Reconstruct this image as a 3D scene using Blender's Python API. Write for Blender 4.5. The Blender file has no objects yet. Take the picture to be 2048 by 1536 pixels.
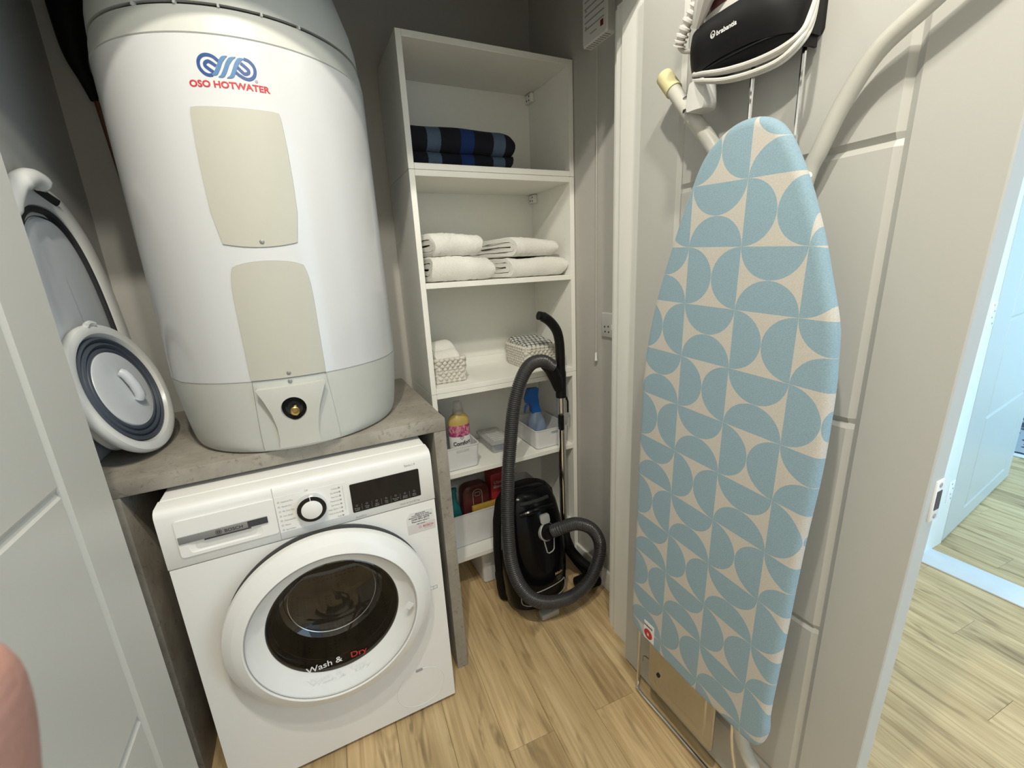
import bpy, bmesh, math, random
from mathutils import Vector, Matrix
random.seed(7)
S = bpy.context.scene
COL = S.collection
PI = math.pi

# ------------------------------------------------------------------ camera, world, lights, exposure
CX, CY, CZ = 0.3459, -1.0657, 1.3006
YAW, PITCH, ROLL, FPX = -0.4426, -0.2613, -0.0512, 864.16
cyw, syw, cp, sp = math.cos(YAW), math.sin(YAW), math.cos(PITCH), math.sin(PITCH)
FWD = Vector((-syw * cp, cyw * cp, sp)); RGT = Vector((cyw, syw, 0)); UPV = RGT.cross(FWD)
cr, sr = math.cos(ROLL), math.sin(ROLL)
RGT, UPV = cr * RGT + sr * UPV, -sr * RGT + cr * UPV
cd = bpy.data.cameras.new('camera'); cam = bpy.data.objects.new('camera', cd); COL.objects.link(cam)
cam.matrix_world = Matrix(((RGT.x, UPV.x, -FWD.x, CX), (RGT.y, UPV.y, -FWD.y, CY), (RGT.z, UPV.z, -FWD.z, CZ), (0, 0, 0, 1)))
cd.sensor_width = 36; cd.lens = FPX / 2048 * 36; cd.clip_start = 0.005
cd.dof.use_dof = True; cd.dof.focus_distance = 1.35; cd.dof.aperture_fstop = 22
S.camera = cam
S.view_settings.view_transform = 'Standard'; S.view_settings.look = 'None'
S.view_settings.gamma = 1; S.view_settings.use_curve_mapping = False
S.view_settings.exposure = 0.0
w = bpy.data.worlds.new('sky'); S.world = w; w.use_nodes = True
w.node_tree.nodes['Background'].inputs[0].default_value = (.62, .80, 1, 1)
w.node_tree.nodes['Background'].inputs[1].default_value = 1.0

def light(name, typ, loc, energy, color, **k):
    d = bpy.data.lights.new(name, typ); o = bpy.data.objects.new(name, d); COL.objects.link(o)
    o.location = loc; d.energy = energy; d.color = color
    for a, b in k.items():
        if a == 'rot': o.rotation_euler = b
        else: setattr(d, a, b)
    return o
WARM = (1, .945, .81)
light('downlight_lamp', 'SPOT', (.26, -.95, 2.555), 60, WARM, spot_size=math.radians(168), spot_blend=.4, shadow_soft_size=.025)
light('downlight_lamp', 'SPOT', (1.66, -.92, 2.555), 14, WARM, spot_size=math.radians(168), spot_blend=.4, shadow_soft_size=.025)
light('downlight_lamp', 'SPOT', (.52, -1.20, 2.555), 44, WARM, spot_size=math.radians(168), spot_blend=.4, shadow_soft_size=.05)  # added fill lamp, no known fitting; brightens shelves, washer and doors
# daylight through the glazed front of the hall and the window of the far room
light('daylight_hall', 'AREA', (2.0, -2.20, 1.25), 14, (.58, .82, 1), shape='RECTANGLE', size=1.0, size_y=2.0, rot=(PI / 2, 0, 0))
light('daylight_room', 'AREA', (4.2, -2.20, 1.35), 72, (.40, .74, 1), shape='RECTANGLE', size=1.6, size_y=1.6, rot=(PI / 2, 0, 0))

# ------------------------------------------------------------------ materials
def nt(name):
    m = bpy.data.materials.new(name); m.use_nodes = True
    return m, m.node_tree.nodes, m.node_tree.links
def mix_rgb(n, l, f, a, b, blend='MIX'):
    x = n.new('ShaderNodeMix'); x.data_type = 'RGBA'; x.blend_type = blend
    for sock, v in ((x.inputs[0], f), (x.inputs[6], a), (x.inputs[7], b)):
        if hasattr(v, 'links'): l.new(v, sock)
        else: sock.default_value = v if not isinstance(v, tuple) else (*v, 1)[:4]
    return x.outputs[2]
def math_n(n, l, op, a, b=0.0, clamp=False):
    x = n.new('ShaderNodeMath'); x.operation = op; x.use_clamp = clamp
    for sock, v in ((x.inputs[0], a), (x.inputs[1], b)):
        if hasattr(v, 'links'): l.new(v, sock)
        else: sock.default_value = v
    return x.outputs[0]
def mat(name, col, rough=.5, metal=0., noise=0.04, nscale=40., bump=0.0, bscale=200., trans=0., alpha=1., coat=0., sheen=0., ior=1.45):
    m, n, l = nt(name); b = n['Principled BSDF']
    tc = n.new('ShaderNodeTexCoord'); nz = n.new('ShaderNodeTexNoise'); nz.inputs['Scale'].default_value = nscale
    l.new(tc.outputs['Object'], nz.inputs['Vector'])
    c2 = tuple(max(0, c * (1 - noise * 2)) for c in col)
    l.new(mix_rgb(n, l, nz.outputs[0], c2, tuple(min(1, c * (1 + noise * .3)) for c in col)), b.inputs['Base Color'])
    b.inputs['Roughness'].default_value = rough; b.inputs['Metallic'].default_value = metal
    b.inputs['IOR'].default_value = ior
    b.inputs['Transmission Weight'].default_value = trans; b.inputs['Alpha'].default_value = alpha
    b.inputs['Coat Weight'].default_value = coat; b.inputs['Sheen Weight'].default_value = sheen
    if bump:
        n2 = n.new('ShaderNodeTexNoise'); n2.inputs['Scale'].default_value = bscale; n2.inputs['Detail'].default_value = 4
        l.new(tc.outputs['Object'], n2.inputs['Vector'])
        bp = n.new('ShaderNodeBump'); bp.inputs['Strength'].default_value = bump; bp.inputs['Distance'].default_value = .002
        l.new(n2.outputs[0], bp.inputs['Height']); l.new(bp.outputs[0], b.inputs['Normal'])
    return m
def clear_mat(name, tint, gloss=.12, rough=.03):
    m, n, l = nt(name); n.remove(n['Principled BSDF'])
    t = n.new('ShaderNodeBsdfTransparent'); t.inputs[0].default_value = (*tint, 1)
    g = n.new('ShaderNodeBsdfGlossy'); g.inputs['Roughness'].default_value = rough
    ge = n.new('ShaderNodeNewGeometry'); dt = n.new('ShaderNodeVectorMath'); dt.operation = 'DOT_PRODUCT'
    l.new(ge.outputs['Incoming'], dt.inputs[0]); l.new(ge.outputs['Normal'], dt.inputs[1])
    cs = math_n(n, l, 'SUBTRACT', 1., math_n(n, l, 'ABSOLUTE', dt.outputs['Value']), True)
    f = math_n(n, l, 'MULTIPLY', math_n(n, l, 'ADD', math_n(n, l, 'MULTIPLY', math_n(n, l, 'POWER', cs, 5.), .96), .04), gloss * 8, True)
    mx = n.new('ShaderNodeMixShader'); l.new(f, mx.inputs[0]); l.new(t.outputs[0], mx.inputs[1]); l.new(g.outputs[0], mx.inputs[2])
    l.new(mx.outputs[0], n['Material Output'].inputs[0])
    return m
M = {}
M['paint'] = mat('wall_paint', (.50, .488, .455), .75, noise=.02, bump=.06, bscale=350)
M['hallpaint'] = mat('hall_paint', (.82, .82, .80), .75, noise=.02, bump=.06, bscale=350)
M['ceil'] = mat('ceiling_paint', (.8, .8, .79), .8, noise=.02)
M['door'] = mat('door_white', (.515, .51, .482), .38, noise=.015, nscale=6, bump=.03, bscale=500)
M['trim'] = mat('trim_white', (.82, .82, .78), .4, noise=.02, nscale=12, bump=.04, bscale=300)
M['melamine'] = mat('white_melamine', (.90, .895, .84), .42, noise=.015, nscale=15, bump=.02, bscale=400)
M['back'] = mat('back_board', (.87, .87, .81), .55, noise=.02)
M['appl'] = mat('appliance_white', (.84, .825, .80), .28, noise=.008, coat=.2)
M['appl2'] = mat('appliance_inner_white', (.90, .90, .885), .4, noise=.02)
M['applgrey'] = mat('appliance_grey_white', (.80, .80, .785), .35, noise=.01)
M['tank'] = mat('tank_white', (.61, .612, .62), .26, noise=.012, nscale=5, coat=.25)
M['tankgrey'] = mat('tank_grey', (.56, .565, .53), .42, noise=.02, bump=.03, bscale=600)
M['tankpanel'] = mat('tank_panel', (.475, .46, .40), .42, noise=.015, bump=.03, bscale=600)
M['tankplate'] = mat('tank_plate', (.60, .595, .55), .4, noise=.015)
M['black'] = mat('black_plastic', (.008, .008, .009), .4, noise=.1, ior=1.3)
M['blackgloss'] = mat('black_gloss', (.004, .004, .005), .16, noise=.1, ior=1.25)
M['blackmat'] = mat('black_rubber', (.006, .006, .006), .7, noise=.1, bump=.1, ior=1.3)
M['rest'] = mat('rest_black', (.009, .009, .010), .5, noise=.1, bump=.04, bscale=700, ior=1.35)
M['dark'] = mat('dark_gap', (.02, .02, .02), .8, noise=.1)
M['chrome'] = mat('chrome', (.80, .80, .80), .12, 1, noise=.02)
M['screw'] = mat('dull_screw', (.30, .30, .29), .5, .5, noise=.1)
M['steel'] = mat('steel', (.55, .55, .54), .25, 1, noise=.06, nscale=90)
M['brass'] = mat('brass', (.50, .36, .14), .28, 1, noise=.1, nscale=80)
M['copper'] = mat('copper', (.25, .12, .07), .4, .8, noise=.1)
M['strip'] = mat('brushed_strip', (.30, .30, .30), .4, .3, noise=.05)
M['silver'] = mat('silver_plastic', (.42, .42, .41), .35, .2, noise=.03)
M['display'] = mat('display_black', (.006, .007, .010), .06, noise=.05)
M['inkgrey'] = mat('ink_grey', (.36, .36, .37), .6, noise=.05)
M['inkdark'] = mat('ink_dark', (.05, .05, .055), .6, noise=.05)
M['inkwhite'] = mat('ink_white', (.8, .8, .8), .6, noise=.02)
M['inkred'] = mat('ink_red', (.50, .03, .035), .55, noise=.03)
M['logoblue'] = mat('logo_blue', (.020, .07, .24), .4, noise=.03)
M['logolight'] = mat('logo_light_blue', (.065, .18, .37), .4, noise=.03)
M['sticker2'] = mat('sticker_film', (.74, .735, .72), .45, noise=.03)
M['sticker'] = mat('sticker_paper', (.66, .62, .61), .5, noise=.03)
M['tubgrey'] = mat('rubber_slate', (.06, .072, .095), .5, noise=.04)
M['tubdark'] = mat('rubber_dark_grey', (.035, .036, .038), .55, noise=.04)
M['tubwhite'] = mat('tub_white', (.72, .72, .70), .3, noise=.015, coat=.2)
M['tubbase'] = mat('tub_base', (.62, .64, .66), .35, noise=.03, nscale=8)
M['bin'] = mat('bin_white', (.74, .745, .76), .4, noise=.015)
M['towel'] = mat('white_towel', (.86, .85, .80), .95, noise=.06, nscale=180, bump=1.0, bscale=420, sheen=.3)
M['rope'] = mat('paper_rope', (.72, .69, .62), .8, noise=.10, nscale=120, bump=.5, bscale=300)
M['hose'] = mat('hose_grey', (.045, .044, .046), .32, noise=.05, coat=.2)
M['tube'] = mat('frame_enamel', (.56, .55, .50), .35, noise=.04, nscale=25)
M['cream'] = mat('cream_cap', (.70, .64, .36), .45, noise=.06)
M['plug'] = mat('plug_white', (.62, .62, .60), .3, noise=.03)
M['cord'] = mat('cord_white', (.64, .62, .58), .6, noise=.08, nscale=200, bump=.2, bscale=700)
M['ironplum'] = mat('iron_plum', (.13, .045, .05), .25, noise=.05)
M['ironwhite'] = mat('iron_white', (.68, .66, .64), .25, noise=.03)
M['clear'] = clear_mat('clear_plastic', (.95, .955, .95), .08)
M['frost'] = mat('frosted_plastic', (.66, .67, .67), .4, noise=.03, alpha=.42)
M['glassdoor'] = clear_mat('porthole_cover', (.985, .985, .985), .10)
M['glassdark'] = clear_mat('dark_glass', (.20, .19, .18), .20, .02)
M['spraybody'] = mat('spray_bottle_body', (.33, .43, .62), .25, noise=.04, trans=.25)
M['spraytop'] = mat('spray_blue', (.012, .13, .50), .35, noise=.05)
M['gold'] = mat('conditioner_gold', (.55, .40, .13), .3, noise=.06, nscale=18)
M['teal'] = mat('teal_bottle', (.02, .20, .22), .35, noise=.06)
M['maroon'] = mat('maroon_pouch', (.10, .022, .02), .4, noise=.12, nscale=12)
M['red'] = mat('red_pack', (.34, .025, .03), .4, noise=.08, nscale=20)
M['yellow'] = mat('yellow_cloth', (.42, .27, .04), .7, noise=.1)
M['navyblue'] = mat('blue_box', (.03, .10, .26), .5, noise=.06)
M['threshold'] = mat('threshold_white', (.74, .76, .78), .35, noise=.05, nscale=20)
M['led'] = mat('red_switch', (.16, .015, .015), .35, noise=.05)
M['skin'] = mat('skin', (.36, .185, .145), .5, noise=.08, nscale=90, bump=.15, bscale=500)
M['sleeve'] = mat('sleeve_fabric', (.08, .09, .12), .9, noise=.1, bump=.3)

def wood_mat():
    m, n, l = nt('oak_plank'); b = n['Principled BSDF']
    tc = n.new('ShaderNodeTexCoord'); oi = n.new('ShaderNodeObjectInfo')
    off = n.new('ShaderNodeCombineXYZ')
    l.new(math_n(n, l, 'MULTIPLY', oi.outputs['Random'], 31.0), off.inputs[0]); l.new(math_n(n, l, 'MULTIPLY', oi.outputs['Random'], 57.0), off.inputs[1])
    ad = n.new('ShaderNodeVectorMath'); l.new(tc.outputs['Object'], ad.inputs[0]); l.new(off.outputs[0], ad.inputs[1])
    def noise(sx, sy, det, dist=0.):
        mp = n.new('ShaderNodeMapping'); mp.inputs['Scale'].default_value = (sx, sy, 1); l.new(ad.outputs[0], mp.inputs[0])
        z = n.new('ShaderNodeTexNoise'); z.inputs['Scale'].default_value = 1; z.inputs['Detail'].default_value = det; z.inputs['Distortion'].default_value = dist
        l.new(mp.outputs[0], z.inputs['Vector']); return z.outputs[0]
    def ramp(v, *st):
        r = n.new('ShaderNodeValToRGB'); e = r.color_ramp.elements
        while len(e) > len(st): e.remove(e[-1])
        while len(e) < len(st): e.new(.5)
        for x, (p, c) in zip(e, st): x.position = p; x.color = (*c, 1)
        l.new(v, r.inputs[0]); return r.outputs[0]
    broad = ramp(noise(9, 1.1, 3, 1.2), (.32, (.52, .365, .175)), (.5, (.66, .475, .245)), (.68, (.74, .55, .30)))
    grain = ramp(noise(75, 2.6, 5, .8), (.32, (.74, .70, .64)), (.60, (1, 1, 1)))
    fine = ramp(noise(260, 9, 3, .2), (.3, (.92, .91, .90)), (.6, (1, 1, 1)))
    knot = ramp(noise(13, 2.3, 2, 2.2), (.28, (.46, .44, .40)), (.43, (1, 1, 1)))
    c = mix_rgb(n, l, 1., broad, grain, 'MULTIPLY'); c = mix_rgb(n, l, .8, c, fine, 'MULTIPLY'); c = mix_rgb(n, l, .85, c, knot, 'MULTIPLY')
    tone = math_n(n, l, 'ADD', math_n(n, l, 'MULTIPLY', oi.outputs['Random'], .22), .89)
    hs = n.new('ShaderNodeHueSaturation'); hs.inputs['Saturation'].default_value = .97; l.new(tone, hs.inputs['Value']); l.new(c, hs.inputs['Color'])
    l.new(hs.outputs[0], b.inputs['Base Color']); b.inputs['Roughness'].default_value = .5
    bp = n.new('ShaderNodeBump'); bp.inputs['Strength'].default_value = .12; bp.inputs['Distance'].default_value = .001
    l.new(noise(75, 2.6, 5, .8), bp.inputs['Height']); l.new(bp.outputs[0], b.inputs['Normal'])
    return m
M['oak'] = wood_mat()
def concrete_mat():
    m, n, l = nt('concrete_laminate'); b = n['Principled BSDF']
    tc = n.new('ShaderNodeTexCoord')
    z1 = n.new('ShaderNodeTexNoise'); z1.inputs['Scale'].default_value = 7; z1.inputs['Detail'].default_value = 8; z1.inputs['Roughness'].default_value = .65
    z2 = n.new('ShaderNodeTexNoise'); z2.inputs['Scale'].default_value = 46; z2.inputs['Detail'].default_value = 5; z2.inputs['Distortion'].default_value = 1.5
    for z in (z1, z2): l.new(tc.outputs['Object'], z.inputs['Vector'])
    r = n.new('ShaderNodeValToRGB'); r.color_ramp.elements[0].position = .35; r.color_ramp.elements[0].color = (.250, .220, .182, 1)
    r.color_ramp.elements[1].position = .65; r.color_ramp.elements[1].color = (.375, .342, .292, 1); l.new(z1.outputs[0], r.inputs[0])
    r2 = n.new('ShaderNodeValToRGB'); r2.color_ramp.elements[0].position = .30; r2.color_ramp.elements[0].color = (.62, .6, .57, 1)
    r2.color_ramp.elements[1].position = .42; r2.color_ramp.elements[1].color = (1, 1, 1, 1); l.new(z2.outputs[0], r2.inputs[0])
    l.new(mix_rgb(n, l, .8, r.outputs[0], r2.outputs[0], 'MULTIPLY'), b.inputs['Base Color']); b.inputs['Roughness'].default_value = .5
    return m
M['concrete'] = concrete_mat()
def stripe_mat():   # navy towel with lighter woven stripes across it (object x runs along the fold)
    m, n, l = nt('striped_towel'); b = n['Principled BSDF']
    tc = n.new('ShaderNodeTexCoord'); sx = n.new('ShaderNodeSeparateXYZ'); l.new(tc.outputs['Object'], sx.inputs[0])
    nz = n.new('ShaderNodeTexNoise'); nz.inputs['Scale'].default_value = 320; l.new(tc.outputs['Object'], nz.inputs['Vector'])
    v = math_n(n, l, 'ADD', math_n(n, l, 'DIVIDE', math_n(n, l, 'ADD', sx.outputs[0], .2), .4), math_n(n, l, 'MULTIPLY', math_n(n, l, 'SUBTRACT', nz.outputs[0], .5), .008))
    r = n.new('ShaderNodeValToRGB'); r.color_ramp.interpolation = 'CONSTANT'; e = r.color_ramp.elements
    nv, lb, bl = (.004, .005, .013), (.085, .13, .20), (.008, .035, .15)
    st = [(0, nv)]
    for a, c, col in ((.789, .834, lb), (.903, .947, bl), (1.017, 1.061, lb)):
        st += [((a - .911 + .2) / .4, col), ((c - .911 + .2) / .4, nv)]
    while len(e) < len(st): e.new(.5)
    for x, (p, c) in zip(e, st): x.position = p; x.color = (*c, 1)
    l.new(v, r.inputs[0])
    l.new(mix_rgb(n, l, .35, r.outputs[0], mix_rgb(n, l, nz.outputs[0], (0.3, .3, .3), (1.5, 1.5, 1.5)), 'MULTIPLY'), b.inputs['Base Color'])
    b.inputs['Roughness'].default_value = .95
    bp = n.new('ShaderNodeBump'); bp.inputs['Strength'].default_value = .8; bp.inputs['Distance'].default_value = .002
    l.new(nz.outputs[0], bp.inputs['Height']); l.new(bp.outputs[0], b.inputs['Normal'])
    return m
M['stripes'] = stripe_mat()
def gingham_mat():
    m, n, l = nt('checked_cloth'); b = n['Principled BSDF']
    tc = n.new('ShaderNodeTexCoord'); sx = n.new('ShaderNodeSeparateXYZ'); l.new(tc.outputs['Object'], sx.inputs[0])
    def band(o):
        f = math_n(n, l, 'FRACT', math_n(n, l, 'MULTIPLY', o, 52.)); return math_n(n, l, 'GREATER_THAN', f, .66)
    s = math_n(n, l, 'ADD', band(sx.outputs[0]), band(math_n(n, l, 'ADD', sx.outputs[1], sx.outputs[2])))
    r = n.new('ShaderNodeValToRGB'); r.color_ramp.elements[0].color = (.66, .65, .61, 1); r.color_ramp.elements[1].color = (.05, .055, .06, 1)
    e = r.color_ramp.elements.new(.5); e.color = (.20, .21, .22, 1)
    l.new(math_n(n, l, 'MULTIPLY', s, .5), r.inputs[0]); l.new(r.outputs[0], b.inputs['Base Color']); b.inputs['Roughness'].default_value = .9
    return m
M['gingham'] = gingham_mat()
def cover_mat():    # printed half circles, a checkerboard of facing pairs
    m, n, l = nt('printed_cotton'); b = n['Principled BSDF']
    tc = n.new('ShaderNodeTexCoord'); sx = n.new('ShaderNodeSeparateXYZ'); l.new(tc.outputs['Object'], sx.inputs[0])
    y, z = sx.outputs[1], sx.outputs[2]
    # world: corner (-.5375, 1.317); e1 = (-.1137,-.0060), e2 = (.0026,-.1083); object origin given by ORG
    oy, oz = -.5375 - ORG_BOARD[1], 1.317 - ORG_BOARD[2]
    a, c_, b_, d_ = -.1137, -.0060, .0026, -.1083
    det = a * d_ - b_ * c_
    def lin(py, pz):
        q = math_n(n, l, 'ADD', math_n(n, l, 'MULTIPLY', y, py), math_n(n, l, 'MULTIPLY', z, pz))
        return math_n(n, l, 'ADD', q, -(py * oy + pz * oz))
    u, v = lin(d_ / det, -b_ / det), lin(-c_ / det, a / det)
    fu, fv = math_n(n, l, 'FLOOR', u), math_n(n, l, 'FLOOR', v)
    par = math_n(n, l, 'FLOORED_MODULO', math_n(n, l, 'ADD', fu, fv), 2.)
    pu = math_n(n, l, 'SUBTRACT', math_n(n, l, 'SUBTRACT', u, fu), .5); pv = math_n(n, l, 'SUBTRACT', math_n(n, l, 'SUBTRACT', v, fv), .5)
    inv = math_n(n, l, 'SUBTRACT', 1., par)
    P = math_n(n, l, 'ADD', math_n(n, l, 'MULTIPLY', pu, par), math_n(n, l, 'MULTIPLY', pv, inv))
    Q = math_n(n, l, 'ADD', math_n(n, l, 'MULTIPLY', pv, par), math_n(n, l, 'MULTIPLY', pu, inv))
    dx = math_n(n, l, 'SUBTRACT', .5, math_n(n, l, 'ABSOLUTE', P))
    d2 = math_n(n, l, 'ADD', math_n(n, l, 'MULTIPLY', dx, dx), math_n(n, l, 'MULTIPLY', Q, Q))
    blue = math_n(n, l, 'LESS_THAN', d2, .247)
    nz = n.new('ShaderNodeTexNoise'); nz.inputs['Scale'].default_value = 420; nz.inputs['Detail'].default_value = 3; l.new(tc.outputs['Object'], nz.inputs['Vector'])
    cb = mix_rgb(n, l, nz.outputs[0], (.185, .29, .36), (.32, .455, .535)); cc = mix_rgb(n, l, nz.outputs[0], (.46, .43, .385), (.63, .595, .545))
    l.new(mix_rgb(n, l, blue, cc, cb), b.inputs['Base Color']); b.inputs['Roughness'].default_value = .85; b.inputs['Sheen Weight'].default_value = .2
    bp = n.new('ShaderNodeBump'); bp.inputs['Strength'].default_value = .25; bp.inputs['Distance'].default_value = .001
    l.new(nz.outputs[0], bp.inputs['Height']); l.new(bp.outputs[0], b.inputs['Normal'])
    return m
ORG_BOARD = (1.05, -.5, .30)
M['cover'] = cover_mat()
def rug_mat():
    m, n, l = nt('woven_rug'); b = n['Principled BSDF']
    tc = n.new('ShaderNodeTexCoord'); v = n.new('ShaderNodeTexVoronoi'); v.inputs['Scale'].default_value = 14; l.new(tc.outputs['Object'], v.inputs['Vector'])
    r = n.new('ShaderNodeValToRGB'); r.color_ramp.interpolation = 'CONSTANT'; r.color_ramp.elements[0].color = (.05, .06, .09, 1); r.color_ramp.elements[1].color = (.40, .42, .46, 1); r.color_ramp.elements[1].position = .45
    l.new(v.outputs['Distance'], r.inputs[0]); l.new(r.outputs[0], b.inputs['Base Color']); b.inputs['Roughness'].default_value = .95
    return m
M['rug'] = rug_mat()
def label_mat():
    m, n, l = nt('floral_label'); b = n['Principled BSDF']
    tc = n.new('ShaderNodeTexCoord'); v = n.new('ShaderNodeTexNoise'); v.inputs['Scale'].default_value = 45; v.inputs['Distortion'].default_value = 1.5; l.new(tc.outputs['Object'], v.inputs['Vector'])
    r = n.new('ShaderNodeValToRGB'); e = r.color_ramp.elements; e[0].position = .35; e[0].color = (.16, .02, .09, 1); e[1].position = .62; e[1].color = (.62, .28, .36, 1)
    x = e.new(.48); x.color = (.42, .06, .16, 1)
    l.new(v.outputs[0], r.inputs[0]); l.new(r.outputs[0], b.inputs['Base Color']); b.inputs['Roughness'].default_value = .4
    return m
M['floral'] = label_mat()
def drum_mat():
    m, n, l = nt('perforated_drum'); b = n['Principled BSDF']
    tc = n.new('ShaderNodeTexCoord'); v = n.new('ShaderNodeTexVoronoi'); v.inputs['Scale'].default_value = 70; v.inputs['Randomness'].default_value = .1; l.new(tc.outputs['Object'], v.inputs['Vector'])
    r = n.new('ShaderNodeValToRGB'); r.color_ramp.interpolation = 'CONSTANT'; r.color_ramp.elements[0].color = (.02, .02, .02, 1); r.color_ramp.elements[1].color = (.30, .29, .28, 1); r.color_ramp.elements[1].position = .22
    l.new(v.outputs['Distance'], r.inputs[0]); l.new(r.outputs[0], b.inputs['Base Color']); b.inputs['Roughness'].default_value = .35; b.inputs['Metallic'].default_value = .7
    return m
M['drum'] = drum_mat()

# ------------------------------------------------------------------ helpers: objects
WM = {}
def thing(name, label, cat, loc=(0, 0, 0), group=None):
    o = bpy.data.objects.new(name, None); COL.objects.link(o); o.location = loc; o.empty_display_size = .05
    o['label'] = label; o['category'] = cat
    if group: o['group'] = group
    WM[o.name] = Matrix.Translation(loc); return o
def obj(name, bm, m, parent=None, org=None, sharp=35, smooth=True):
    bmesh.ops.recalc_face_normals(bm, faces=bm.faces[:])
    me = bpy.data.meshes.new(name); bm.to_mesh(me); bm.free()
    if parent is not None: W = WM[parent.name]
    else:
        if org is None:
            xs = [v.co for v in me.vertices]
            org = ((min(v.x for v in xs) + max(v.x for v in xs)) / 2, (min(v.y for v in xs) + max(v.y for v in xs)) / 2, min(v.z for v in xs))
        W = Matrix.Translation(org)
    me.transform(W.inverted())
    if smooth:
        me.polygons.foreach_set('use_smooth', [True] * len(me.polygons)); me.set_sharp_from_angle(angle=math.radians(sharp))
    me.materials.append(m)
    o = bpy.data.objects.new(name, me); COL.objects.link(o)
    if parent is not None: o.parent = parent
    else: o.location = W.translation
    WM[o.name] = W.copy(); return o
def part(name, bm, m, parent, label=None, stuff=False, **k):
    o = obj(name, bm, m, parent, **k)
    if stuff: o['kind'] = 'stuff'     # print and specks too small to pick apart
    if label: o['label'] = label
    return o
def top(name, bm, m, label, cat, group=None, **k):
    o = obj(name, bm, m, None, **k); o['label'] = label; o['category'] = cat
    if group: o['group'] = group
    return o
def struct(name, bm, m, parent=None, **k):
    o = obj(name, bm, m, parent, **k)
    if parent is None: o['kind'] = 'structure'
    return o
def cut(o, bm):
    bmesh.ops.recalc_face_normals(bm, faces=bm.faces[:]); me = bpy.data.meshes.new('cutter'); bm.to_mesh(me); bm.free(); me.transform(WM[o.name].inverted())
    c = bpy.data.objects.new('cutter', me); COL.objects.link(c); c.matrix_world = WM[o.name]
    if o.parent: o.matrix_world = WM[o.name]
    md = o.modifiers.new('b', 'BOOLEAN'); md.operation = 'DIFFERENCE'; md.object = c; md.solver = 'EXACT'
    bpy.context.view_layer.update()
    dg = bpy.context.evaluated_depsgraph_get(); n2 = bpy.data.meshes.new_from_object(o.evaluated_get(dg))
    o.modifiers.clear(); o.data = n2; bpy.data.objects.remove(c)
    n2.polygons.foreach_set('use_smooth', [True] * len(n2.polygons)); n2.set_sharp_from_angle(angle=math.radians(35))

# ------------------------------------------------------------------ helpers: shapes (world coordinates)
def B(): return bmesh.new()
def box(bm, x0, x1, y0, y1, z0, z1, bev=0., seg=2, M4=None):
    r = bmesh.ops.create_cube(bm, size=1); vs = r['verts']
    for v in vs: v.co = Vector((x0 + (v.co.x + .5) * (x1 - x0), y0 + (v.co.y + .5) * (y1 - y0), z0 + (v.co.z + .5) * (z1 - z0)))
    es = list({e for v in vs for e in v.link_edges})
    if M4 is not None:
        for v in vs: v.co = M4 @ v.co
    if bev: bmesh.ops.bevel(bm, geom=es, offset=bev, segments=seg, affect='EDGES', profile=.5, clamp_overlap=True)
    return bm
def loft(bm, rings, c0=True, c1=True, closed=True):
    R = [[bm.verts.new(p) for p in r] for r in rings]; n = len(R[0])
    for a, b in zip(R, R[1:]):
        for i in range(n if closed else n - 1):
            j = (i + 1) % n
            try: bm.faces.new((a[i], a[j], b[j], b[i]))
            except ValueError: pass
    if c0: bm.faces.new(R[0][::-1])
    if c1: bm.faces.new(R[-1])
    return R
def frames(pts, closed=False):
    P = [Vector(p) for p in pts]; n = len(P); T = []
    for i in range(n):
        a = P[i - 1] if (i or closed) else P[0]; b = P[(i + 1) % n] if (i < n - 1 or closed) else P[-1]
        t = (b - a); T.append(t.normalized() if t.length > 1e-9 else Vector((0, 0, 1)))
    u = T[0].orthogonal().normalized(); out = []
    for i in range(n):
        u = (u - T[i] * u.dot(T[i])); u = u.normalized() if u.length > 1e-9 else T[i].orthogonal().normalized()
        out.append((P[i], u.copy(), T[i].cross(u)))
    return out
def tube(bm, pts, r, n=10, closed=False, caps=True, flat=None):
    fr = frames(pts, closed); rings = []
    for i, (p, u, v) in enumerate(fr):
        rr = r[i] if isinstance(r, (list, tuple)) else r
        rings.append([p + (u * math.cos(2 * PI * k / n) + v * math.sin(2 * PI * k / n) * (flat or 1)) * rr for k in range(n)])
    if closed: rings.append(rings[0])
    if closed:
        R = [[bm.verts.new(p) for p in g] for g in rings[:-1]]; R.append(R[0])
        # match the twist of the last seam
        best = min(range(n), key=lambda s: sum((R[-2][k].co - R[0][(k + s) % n].co).length for k in range(n)))
        for q, (a, b) in enumerate(zip(R, R[1:])):
            s = best if q == len(R) - 2 else 0
            for k in range(n): bm.faces.new((a[k], a[(k + 1) % n], b[(k + 1 + s) % n], b[(k + s) % n]))
    else: loft(bm, rings, caps, caps)
    return bm
def catmull(pts, k=8, closed=False):
    P = [Vector(p) for p in pts]; n = len(P); out = []
    for i in range(n if closed else n - 1):
        a = P[(i - 1) % n] if (closed or i) else P[0] * 2 - P[1]; b = P[i]; c = P[(i + 1) % n]
        d = P[(i + 2) % n] if (closed or i < n - 2) else P[-1] * 2 - P[-2]
        for q in range(k):
            t = q / k; out.append(.5 * ((2 * b) + (c - a) * t + (2 * a - 5 * b + 4 * c - d) * t * t + (3 * b - a - 3 * c + d) * t ** 3))
    if not closed: out.append(P[-1])
    return out
def lathe(bm, prof, n=48, c=(0, 0, 0), X=(1, 0, 0), Y=(0, 1, 0), Z=(0, 0, 1), caps=True):
    c, X, Y, Z = Vector(c), Vector(X), Vector(Y), Vector(Z)
    rings = [[c + X * (r * math.cos(2 * PI * k / n)) + Y * (r * math.sin(2 * PI * k / n)) + Z * h for k in range(n)] for r, h in prof]
    loft(bm, rings, caps and prof[0][0] > 1e-6, caps and prof[-1][0] > 1e-6); return bm
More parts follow.
